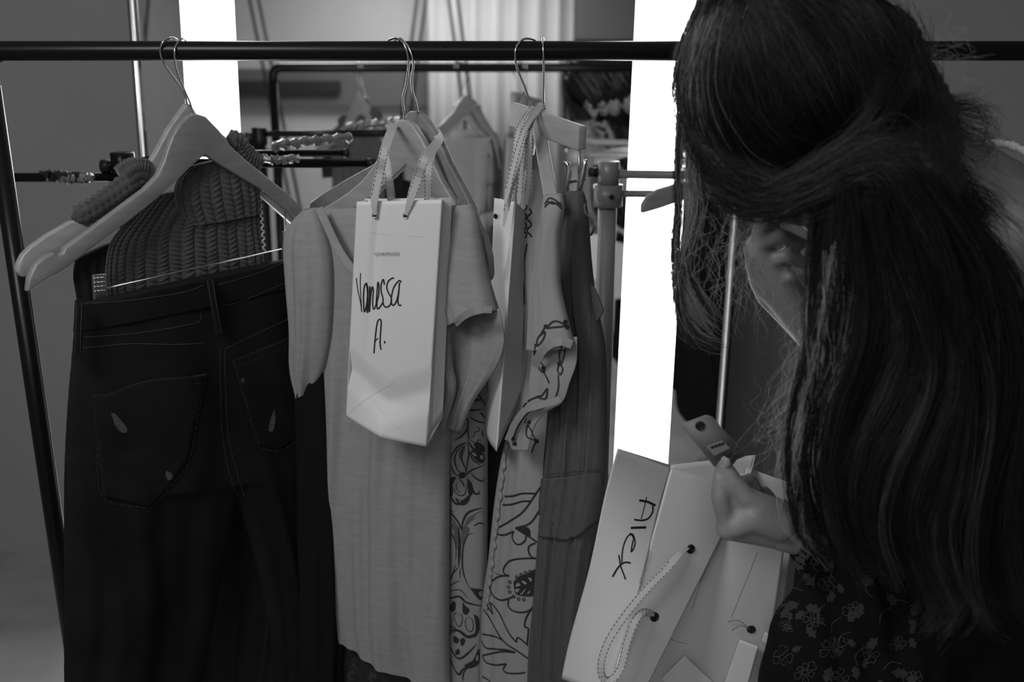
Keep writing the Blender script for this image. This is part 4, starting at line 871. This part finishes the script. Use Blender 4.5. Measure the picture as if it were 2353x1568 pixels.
# tag hand: palm side up, index and thumb pinching the tag
def hand(wr, wr_r, mcps, fingers, thumb, palm_r):
    out = []
    for p in mcps: out += caps_vf([(wr, wr_r), ((wr+p)/2, (wr_r+palm_r)/2*.95), (p, palm_r)])
    for a, b in zip(mcps, mcps[1:]): out += caps_vf([(a, palm_r), (b, palm_r)])
    for f in fingers+[thumb]: out += caps_vf(f)
    return out
def ch(*pts): return [(W(x, y, Y), r) for x, y, Y, r in pts]
th_ = hand(W(1832, 1236, 1.145), .021, [W(1672, 1214, 1.125), W(1680, 1206, 1.145), W(1692, 1196, 1.165), W(1708, 1186, 1.185)],
    [ch((1672, 1208, 1.125, .0125), (1655, 1142, 1.12, .0118), (1656, 1098, 1.125, .0102), (1660, 1066, 1.134, .0082)),
     ch((1684, 1200, 1.145, .011), (1690, 1112, 1.165, .0095), (1722, 1100, 1.175, .0085), (1742, 1128, 1.18, .0075)),
     ch((1700, 1190, 1.165, .0105), (1720, 1130, 1.19, .0095), (1756, 1130, 1.2, .0085), (1782, 1158, 1.195, .0075)),
     ch((1715, 1182, 1.185, .0095), (1760, 1148, 1.205, .0088), (1800, 1160, 1.205, .008), (1826, 1178, 1.2, .007))],
    ch((1806, 1205, 1.14, .019), (1765, 1172, 1.125, .0175), (1716, 1144, 1.12, .0135), (1685, 1106, 1.12, .0112), (1666, 1070, 1.124, .0088)), .0155)
th_ += caps_vf(ch((1790, 1205, 1.125, .022), (1730, 1185, 1.12, .021), (1690, 1208, 1.12, .016)))+caps_vf(ch((1690, 1190, 1.128, .018), (1680, 1150, 1.128, .013), (1672, 1110, 1.13, .0095)))
th_ += caps_vf([(J['lw'], .0235), (W(1800, 1228, 1.14), .0225)])
fh_ = hand(J['rw'], .022, [W(1742, 570, 1.17), W(1744, 606, 1.185), W(1752, 642, 1.205), W(1766, 676, 1.22)],
    [ch((1742, 566, 1.17, .0115), (1752, 512, 1.15, .0102), (1796, 492, 1.155, .009), (1836, 508, 1.165, .0078)),
     ch((1744, 604, 1.185, .0115), (1748, 556, 1.16, .0105), (1796, 542, 1.15, .0092), (1840, 560, 1.16, .008)),
     ch((1752, 640, 1.205, .011), (1758, 600, 1.17, .010), (1804, 588, 1.155, .009), (1846, 604, 1.165, .008)),
     ch((1766, 676, 1.22, .010), (1772, 648, 1.18, .009), (1812, 636, 1.165, .008), (1846, 645, 1.175, .0072))],
    ch((1878, 720, 1.19, .018), (1900, 640, 1.165, .0145), (1893, 560, 1.155, .0115), (1862, 505, 1.16, .0095), (1848, 478, 1.165, .0085)), .0165)
fh_ += caps_vf([(J['rw'], .0225), (W(1850, 735, 1.205), .026), (W(1790, 660, 1.2), .024)])
skin += th_+fh_
body = fuse('body', skin, .0032, m_skin, person, smooth=5)
for q, n_ in ((W(1662, 1062, 1.124), 0), (W(1668, 1066, 1.118), 1)):
    V, F = ball_vf(q+Vector((0, -.0045, .003)), (.0045, .0018, .0065)); mk('fingernail', V, F, mat('nail', .25, .25), person)
for s in (-1, 1):
    V, F = ball_vf(H(s*.032, .0815, .001), .0095); mk('eye', V, F, mat('eye_white', .6, .15), person)
    tube('eyebrow', [H(s*.018, .099, .024), H(s*.034, .094, .028), H(s*.050, .082, .024)], .0028, m_hair, person, n=8)
V, F = tube_vf([H(-.02, .0925, -.060), H(0, .0985, -.059), H(.02, .0925, -.060)], [.001, .0022, .001], 8); mk('lips', V, F, mat('lip', .1, .4), person)
# ---- dress
def folds_n(c):
    return .006*math.sin(c.x*75+2*math.sin(c.z*9))*math.sin(c.y*40+c.z*12)+.003*math.sin(c.x*160+c.z*40)
dp = caps_vf([(J['pel']+Vector((0, 0, -.02)), .165), (J['belly'], .145), (J['chest']+Vector((.03, 0, -.03)), .135)])
dp += caps_vf([(W(2330, 640, 1.15), .07), (W(2330, 760, 1.15), .08), (W(2230, 1120, 1.2), .085), (W(2140, 1400, 1.22), .085), (W(2010, 1400, 1.19), .062), (W(1900, 1288, 1.155), .038), (W(1858, 1256, 1.143), .030)])
dp += caps_vf([(W(1905, 1350, 1.18), .052), (W(1880, 1480, 1.2), .068), (W(1870, 1750, 1.22), .09)])
dp += caps_vf([(W(2030, 1450, 1.22), .09), (W(2050, 1800, 1.25), .12)])+caps_vf([(W(2300, 1150, 1.28), .12), (W(2260, 1500, 1.28), .14), (W(2300, 1900, 1.3), .16)])
dp += caps_vf([(J['rs']+Vector((.03, .0, -.06)), .075), (J['re'], .065), (W(2000, 960, 1.28), .048)])
dp += caps_vf([(J['pel'], .17), (J['pel']+Vector((-.02, 0, -.3)), .19), (J['pel']+Vector((-.02, 0, -.6)), .21)])
dress = fuse('dress', dp, .007, m_dress, person, smooth=4, noise=folds_n)
tDr = bvh(dress)
fr = random.Random(11); ps = []; leaf = []
def flower(x, y, r_0):
    r = r_0
    k = fr.randint(5, 7); a0 = fr.random()*6
    for i in range(k):
        a = a0+2*math.pi*i/k+fr.uniform(-.2, .2); w = math.pi/k*fr.uniform(.7, 1.2); r = r_0*fr.uniform(.7, 1.2)
        ps.append([(x+r*.25*math.cos(a), y+r*.25*math.sin(a)), (x+r*.8*math.cos(a-w*.8), y+r*.8*math.sin(a-w*.8)), (x+r*1.05*math.cos(a-w*.2), y+r*1.05*math.sin(a-w*.2)), (x+r*.85*math.cos(a+w*.1), y+r*.85*math.sin(a+w*.1)), (x+r*1.0*math.cos(a+w*.45), y+r*1.0*math.sin(a+w*.45)), (x+r*.8*math.cos(a+w*.8), y+r*.8*math.sin(a+w*.8)), (x+r*.25*math.cos(a), y+r*.25*math.sin(a))])
    ps.append([(x+r*.2*math.cos(t), y+r*.2*math.sin(t)) for t in np.linspace(0, 6.28, 7)])
def lf(x, y, L, a):
    c, s = math.cos(a), math.sin(a)
    pts = [(0, 0), (.3, .28), (.45, .18), (.6, .32), (.8, .12), (1, 0), (.8, -.12), (.6, -.32), (.45, -.18), (.3, -.28)]
    return [(x+L*(p*c-q*s), y+L*(p*s+q*c)) for p, q in pts]
for x, y, r in ((1868, 1425, 22), (1915, 1490, 30), (1838, 1250, 20), (1880, 1290, 22), (1800, 1510, 24), (1850, 1545, 26), (1960, 1400, 20), (2000, 1500, 24), (1790, 1390, 18), (1810, 1440, 16), (2060, 1480, 20), (1900, 1340, 18), (1930, 1560, 22), (2100, 1560, 26), (1990, 1330, 18), (2320, 1250, 22), (2200, 900, 16), (2330, 1180, 20)): flower(x, y, r)
for i in range(34):
    x = fr.uniform(1780, 2120); y = fr.uniform(1290, 1568); leaf.append(lf(x, y, fr.uniform(22, 42), fr.uniform(0, 6.28)))
for i in range(16):
    x = fr.uniform(1790, 2060); y = fr.uniform(1300, 1540); a = fr.uniform(-2.6, -.6)
    ps.append([(x, y), (x+22*math.cos(a), y+22*math.sin(a)), (x+44*math.cos(a+.5), y+44*math.sin(a+.5))])
strokes('floral_print', tDr, ps, .0011, m_dress_pr, person, per=4, off=.0012)
blobs('leaf_print', tDr, leaf, m_dress_pr2, person, off=.0008)
# ragged lace cuff
for i in range(9):
    a = i/8; x = 1822+a*46; y = 1292-a*88
    V = []; P_ = lf(x, y, 30, .5+fr.uniform(-.5, .9)); c0 = [W(px, py, 1.10) for px, py in P_]
    V, F = slab_vf(c0, [v+Vector((0, .0012, 0)) for v in c0]); mk('cuff_lace', V, F, m_dress_pr, person, smooth=False)
# white lace strap on the back, and dress strap edge
Vs = [W(2268, 333, 1.24), W(2290, 330, 1.22), W(2320, 334, 1.21), W(2350, 346, 1.20), W(2400, 372, 1.19), W(2450, 410, 1.18)]
tube('lace_strap', cat(Vs, 60), [.0048+.0016*math.sin(i*1.3)*math.sin(i*.7) for i in range(60)], mat('white_lace', .6, .9, bump=1, bscale=400), person, n=10)
tube('back_strap', cat([W(2346, 500, 1.10), W(2360, 530, 1.10), W(2380, 600, 1.10), W(2400, 680, 1.1)], 30), .006, mat('white_lace', .6, .9), person, n=10)
# bracelet of small rings at the wrist
brc = mk('bracelet', *tube_vf([J['rw']+(HM @ Vector((0, 0, 0)))+Vector((.024*math.cos(a)*.5, .026*math.sin(a), -.024*math.cos(a)*.9)) for a in np.linspace(0, 2*math.pi, 25)], .0012, 6), m_chrome, person)
for x, y in ((1843, 764), (1846, 778), (1852, 790), (1856, 806), (1866, 820), (1862, 786), (1872, 800)):
    q = W(x, y, 1.165); V, F = tube_vf([q+Vector((.0042*math.cos(a), .002*math.sin(a*2), .0042*math.sin(a))) for a in np.linspace(0, 2*math.pi, 17)], .0007, 6); mk('ring_link', V, F, m_chrome, brc)
# ---- hair
cap = fuse('hair_cap', [ball_vf(H(0, -.014, .034), (.092, .106, .100), HM), ball_vf(H(.0, .028, .0), (.086, .066, .082), HM), ball_vf(H(0, -.055, -.03), (.08, .07, .09), HM)]+
    caps_vf([(H(.02, -.04, -.06), .085), (W(2050, 320, 1.13), .072), (W(2085, 420, 1.09), .058)])+[ball_vf(W(2050, 375, 1.10), .062)]+[ball_vf(H(-.03, -.01, 0), (.075, .06, .07), HM), ball_vf(H(.03, -.01, 0), (.075, .06, .07), HM)], .006, m_hair, person, smooth=6,
    noise=lambda c: .0022*math.sin(c.x*210+c.z*160)+.0015*math.sin(c.x*420-c.z*300))
tCap = bvh(cap)
PH = VP(2080, 800, 1.07, 0)
mass = loft('hair_mass', [(1965, 400, 2120, 400, 50, 4), (1935, 480, 2170, 470, 60, 5), (1915, 560, 2230, 560, 66, 6), (1905, 680, 2310, 660, 70, 8), (1890, 800, 2380, 800, 70, 9), (1880, 920, 2400, 920, 66, 10), (1875, 1040, 2400, 1040, 60, 10), (1885, 1140, 2380, 1140, 50, 9), (1930, 1230, 2300, 1240, 36, 6), (1985, 1280, 2210, 1300, 20, 4)], PH, m_hair, person, nu=160, nv=80, folds=((7, .3, 1), (13, 1, .5), (23, 0, .3)), fold_drift=1.4)
def strands(name, guides, n, m, rad, jit=.006, layer=(.0, .015), npt=22, tree=None, seed=1, wav=.002, parent=person, tip=.25, lo=(0, .05), hi=(.85, 1), clumps=0):
    """many single hairs blended between neighbouring guide paths"""
    r_ = np.random.default_rng(seed); G = [cat([W(*p) for p in g], 60) for g in guides]
    if tree is None: G3 = G
    Vv = []; Ff = []; b = 0; view = np.array(CAM)
    CL = [(r_.random()*(len(G)-1), r_.normal(0, jit, 3), r_.normal(0, jit, 3), r_.random(3)*6.28, r_.uniform(.5, 1.1, 3), r_.uniform(*layer)) for _ in range(max(1, clumps))]
    for k in range(n):
        u = r_.random()*(len(G)-1); cl = CL[k % len(CL)]
        if clumps: u = min(len(G)-1-1e-6, max(0, cl[0]+r_.normal(0, .10)))
        i = int(u); f = u-i
        if len(G) == 1: base = G[0]
        else: base = G[i]*(1-f)+G[min(i+1, len(G)-1)]*f
        s0 = r_.uniform(*lo); s1 = r_.uniform(*hi); idx = np.linspace(s0*59, s1*59, npt)
        P = np.stack([np.interp(idx, np.arange(60), base[:, c]) for c in range(3)], 1)
        t = np.linspace(0, 1, npt)[:, None]; o1 = r_.normal(0, jit, 3); o2 = r_.normal(0, jit, 3); ph = r_.random(3)*6.28; fr_ = r_.uniform(.6, 1.6, 3)
        if clumps: o1 = cl[1]+o1*.45; o2 = cl[2]+o2*.18; ph = cl[3]+r_.normal(0, .15, 3); fr_ = cl[4]
        P = P+o1*(1-t)+o2*(.4+t)+wav*np.sin(fr_*6.28*t*2+ph)*np.array([1, .6, .5])
        ly = r_.uniform(*layer)*(.35 if clumps else 1)+(cl[5]*.65 if clumps else 0)
        if tree is not None:
            for q in range(npt):
                d = Vector(P[q])-CAM; loc, nr, _, _ = tree.ray_cast(CAM, d.normalized())
                if loc is not None:
                    if nr.dot(d) > 0: nr = -nr
                    P[q] = loc+nr*ly
            for _ in range(3): P[1:-1] = P[1:-1]*.4+(P[:-2]+P[2:])*.3
        else:
            dv = P-view; dv /= np.linalg.norm(dv, axis=1)[:, None]; P = P-dv*ly
        T = np.gradient(P, axis=0); T /= np.linalg.norm(T, axis=1)[:, None]+1e-9
        dv = P-view; dv /= np.linalg.norm(dv, axis=1)[:, None]
        A = np.cross(T, dv); A /= np.linalg.norm(A, axis=1)[:, None]+1e-9; B = np.cross(T, A)
        R = (rad*(tip+(1-tip)*np.sin(np.clip((1-t)*2.2+.35, 0, math.pi/2))))*r_.uniform(.7, 1.25)
        for a in range(3):
            an = 2*math.pi*a/3+.5; Vv.append(P+(A*math.cos(an)+B*math.sin(an))*R)
        base_i = b
        for q in range(npt-1):
            for a in range(3):
                a2 = (a+1) % 3; Ff.append((base_i+a*npt+q, base_i+a2*npt+q, base_i+a2*npt+q+1, base_i+a*npt+q+1))
        b += 3*npt
    Vv = np.concatenate(Vv); off = np.array(wloc(parent)); me = bpy.data.meshes.new(name)
    Vl = Vv-off; Fa = np.array(Ff, dtype=np.int32)
    me.vertices.add(len(Vl)); me.vertices.foreach_set('co', Vl.astype(np.float32).ravel())
    me.loops.add(Fa.size); me.loops.foreach_set('vertex_index', Fa.ravel())
    me.polygons.add(len(Fa)); me.polygons.foreach_set('loop_start', np.arange(0, Fa.size, 4, dtype=np.int32))
    me.update(calc_edges=True); me.validate()
    me.polygons.foreach_set('use_smooth', [True]*len(me.polygons)); me.materials.append(m)
    o = bpy.data.objects.new(name, me); COL.objects.link(o); o.parent = parent; o['kind'] = 'stuff'
    return o
def g(ya, yb, *pts):
    n = len(pts)-1; return [(x, y, ya+(yb-ya)*i/n) for i, (x, y) in enumerate(pts)]
capg = [g(1.2, 1.2, (1655, -5), (1585, 120), (1570, 260), (1605, 380), (1690, 450)), g(1.1, 1.1, (1665, -5), (1620, 120), (1620, 260), (1680, 380), (1800, 450)), g(1.1, 1.1, (1685, -10), (1675, 120), (1700, 250), (1780, 360), (1900, 400)),
        g(1.1, 1.1, (1710, -15), (1760, 100), (1810, 220), (1880, 320), (1990, 380)), g(1.1, 1.1, (1740, -20), (1840, 60), (1920, 170), (1970, 280), (2030, 385)), g(1.1, 1.1, (1800, -30), (1920, 20), (2000, 120), (2040, 240), (2065, 380)), g(1.1, 1.1, (1900, -40), (2010, 20), (2070, 110), (2095, 220), (2100, 380))]
strands('scalp_hair', capg, 3000, m_hair, .00026, jit=.010, layer=(.0005, .008), tree=tCap, seed=2, wav=.0015, npt=18)
strands('scalp_hair', capg[:2], 330, m_hair_halflit, .0002, jit=.008, layer=(.004, .011), tree=tCap, seed=25, wav=.0015, npt=20)
strands('scalp_hair', capg[:2], 90, m_hair_backlit, .00015, jit=.008, layer=(.004, .012), tree=tCap, seed=26, wav=.0015, npt=20)
strands('scalp_hair', capg, 120, m_hair_halflit, .0002, jit=.012, layer=(.006, .010), tree=tCap, seed=22, wav=.002, npt=20)
sw_ = [g(1.08, 1.03, (1640, 400), (1720, 455), (1830, 430), (1930, 375), (2010, 345), (2070, 400)), g(1.07, 1.03, (1700, 470), (1800, 470), (1900, 430), (1980, 395), (2050, 400), (2075, 440)), g(1.07, 1.03, (1900, 400), (1960, 330), (2020, 260), (2050, 200), (2070, 150), (2020, 120))]
strands('swept_hair', sw_[:2], 900, m_hair, .0003, jit=.009, layer=(0, .012), seed=3, npt=20)
strands('swept_hair', sw_[:2], 300, m_hair_halflit, .00022, jit=.010, layer=(.006, .014), seed=33, npt=20)
strands('swept_hair', [sw_[2]], 200, m_hair, .0003, jit=.007, layer=(0, .01), seed=4, npt=18)
fall = [g(1.06, 1.03, (1900, 440), (1892, 560), (1882, 680), (1868, 800), (1848, 900), (1838, 1010), (1838, 1110), (1850, 1210), (1920, 1290)),
        g(1.05, 1.02, (1940, 450), (1930, 580), (1915, 700), (1900, 820), (1872, 930), (1862, 1040), (1872, 1150), (1905, 1230), (1985, 1280)),
        g(1.04, 1.01, (1970, 450), (1975, 580), (1990, 700), (1975, 820), (1932, 950), (1905, 1060), (1920, 1180), (1960, 1260), (1992, 1300)),
        g(1.03, 1.0, (1995, 450), (2030, 590), (2062, 700), (2060, 820), (2000, 960), (1960, 1060), (1950, 1150), (1975, 1230), (1995, 1290)),
        g(1.03, 1.0, (2020, 450), (2080, 590), (2115, 690), (2143, 800), (2078, 940), (2017, 1040), (1990, 1150), (2040, 1270), (2075, 1330)),
        g(1.03, 1.0, (2050, 450), (2120, 570), (2160, 690), (2186, 810), (2178, 925), (2120, 1074), (2090, 1180), (2110, 1290), (2150, 1400), (2105, 1452)),
        g(1.03, 1.0, (2080, 440), (2160, 560), (2195, 680), (2210, 850), (2208, 960), (2185, 1100), (2150, 1220), (2165, 1330), (2200, 1410), (2160, 1462)),
        g(1.03, 1.0, (2100, 430), (2190, 530), (2260, 660), (2290, 850), (2280, 1000), (2250, 1150), (2240, 1280), (2270, 1380), (2330, 1420)),
        g(1.04, 1.0, (2110, 430), (2230, 510), (2320, 600), (2370, 800), (2370, 1000), (2350, 1150), (2350, 1300), (2400, 1400))]
strands('falling_hair', fall, 6000, m_hair, .0003, jit=.010, layer=(-.010, .022), seed=5, npt=26, wav=.004, clumps=90)
strands('falling_hair', fall, 420, m_hair_halflit, .00026, jit=.010, layer=(.008, .024), seed=55, npt=26, wav=.004, clumps=22)
strands('falling_hair', fall[:2], 700, m_hair_backlit, .0002, jit=.010, layer=(.0, .028), seed=6, npt=26, wav=.005, lo=(.1, .45), hi=(.55, 1), clumps=16)
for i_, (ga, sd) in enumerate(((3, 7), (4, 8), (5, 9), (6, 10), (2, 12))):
    strands('hair_highlight', [fall[ga]], 110, m_hair_halflit, .0002, jit=.004, layer=(.016, .022), seed=sd, npt=22, wav=.001)  # paler strands paint the light catching the waves
fl_ = [g(1.17, 1.19, (1572, 230), (1558, 380), (1558, 480), (1550, 580), (1560, 680), (1575, 740), (1612, 788), (1668, 796)), g(1.17, 1.19, (1585, 260), (1590, 400), (1600, 500), (1572, 600), (1600, 670), (1655, 750)), g(1.17, 1.19, (1606, 330), (1612, 430), (1600, 520), (1568, 610), (1556, 700), (1590, 775), (1655, 802))]
strands('front_lock', fl_[:1], 150, m_hair_halflit, .00024, jit=.0030, layer=(0, .006), seed=14, wav=.0015, npt=26)
strands('front_lock', fl_[1:2], 110, m_hair_halflit, .00024, jit=.0030, layer=(0, .006), seed=15, wav=.0015, npt=26)
strands('front_lock', fl_[2:], 100, m_hair_halflit, .00024, jit=.0035, layer=(0, .006), seed=16, wav=.0015, npt=26)
strands('front_lock', fl_, 150, m_hair_backlit, .00018, jit=.005, layer=(0, .008), seed=17, wav=.002, npt=26)
lo_ = [g(1.18, 1.18, (1610, 400), (1625, 500), (1640, 600), (1670, 700), (1690, 800)), g(1.18, 1.17, (1660, 440), (1680, 520), (1650, 600), (1610, 640), (1650, 700)), g(1.18, 1.17, (1720, 470), (1730, 560), (1690, 620), (1720, 700), (1705, 760)), g(1.17, 1.15, (1790, 480), (1780, 560), (1820, 640), (1780, 720), (1800, 780))]
strands('loose_hair', lo_, 90, m_hair_backlit, .00015, jit=.018, layer=(0, .01), seed=18, wav=.006, npt=24, lo=(0, .3), hi=(.4, 1))
lo2 = [g(1.1, 1.08, (1930, 640), (1880, 760), (1820, 860), (1790, 960), (1830, 1040)), g(1.1, 1.07, (1930, 700), (1850, 850), (1830, 960), (1780, 1080), (1740, 1140)), g(1.1, 1.07, (1900, 800), (1840, 950), (1790, 1000), (1770, 900), (1800, 820))]
strands('loose_hair', lo2, 70, m_hair_backlit, .00015, jit=.016, layer=(0, .01), seed=19, wav=.007, npt=24, lo=(0, .3), hi=(.5, 1))
ny = [g(1.15, 1.15, (2030, 50), (2110, 100), (2180, 150), (2260, 170), (2285, 250)), g(1.14, 1.14, (2080, 120), (2180, 190), (2120, 240), (2200, 250), (2280, 240)), g(1.15, 1.15, (2040, 110), (2140, 180), (2180, 210), (2140, 280))]
strands('flyaway_hair', ny, 60, m_hair_backlit, .00013, jit=.014, layer=(0, .005), seed=20, wav=.007, npt=24, lo=(0, .2), hi=(.5, 1))
ny2 = [g(1.15, 1.16, (2110, 190), (2140, 225), (2190, 235), (2225, 222), (2250, 200)), g(1.14, 1.16, (2110, 230), (2170, 250), (2230, 245), (2268, 265), (2265, 300), (2240, 320)), g(1.14, 1.15, (2130, 250), (2180, 280), (2230, 320), (2290, 345), (2270, 380), (2210, 385))]
strands('flyaway_hair', ny2, 240, m_hair, .00018, jit=.006, layer=(0, .005), seed=21, wav=.003, npt=24, lo=(0, .1), hi=(.6, 1))
nape = [g(1.14, 1.12, (2060, 60), (2090, 130), (2110, 220), (2150, 290), (2200, 350)), g(1.12, 1.1, (2040, 100), (2080, 250), (2100, 350), (2160, 430), (2230, 500)), g(1.12, 1.08, (2060, 300), (2130, 440), (2220, 500), (2300, 560), (2360, 640))]
strands('nape_hair', nape, 900, m_hair, .0003, jit=.012, layer=(-.01, .012), seed=24, wav=.004, npt=20)

for o in bpy.data.objects:
    if o.parent is None and 'category' in o:
        if o['category'] == 'hanger': o['group'] = 'hangers on the rails'
        elif o['category'] == 'bag': o['group'] = 'white paper shopping bags'
        elif o.name.startswith('easel'): o['group'] = 'slim black stands reflected in the mirror'
        elif o.name.startswith('display_stand'): o['group'] = 'display stands before the mirror'
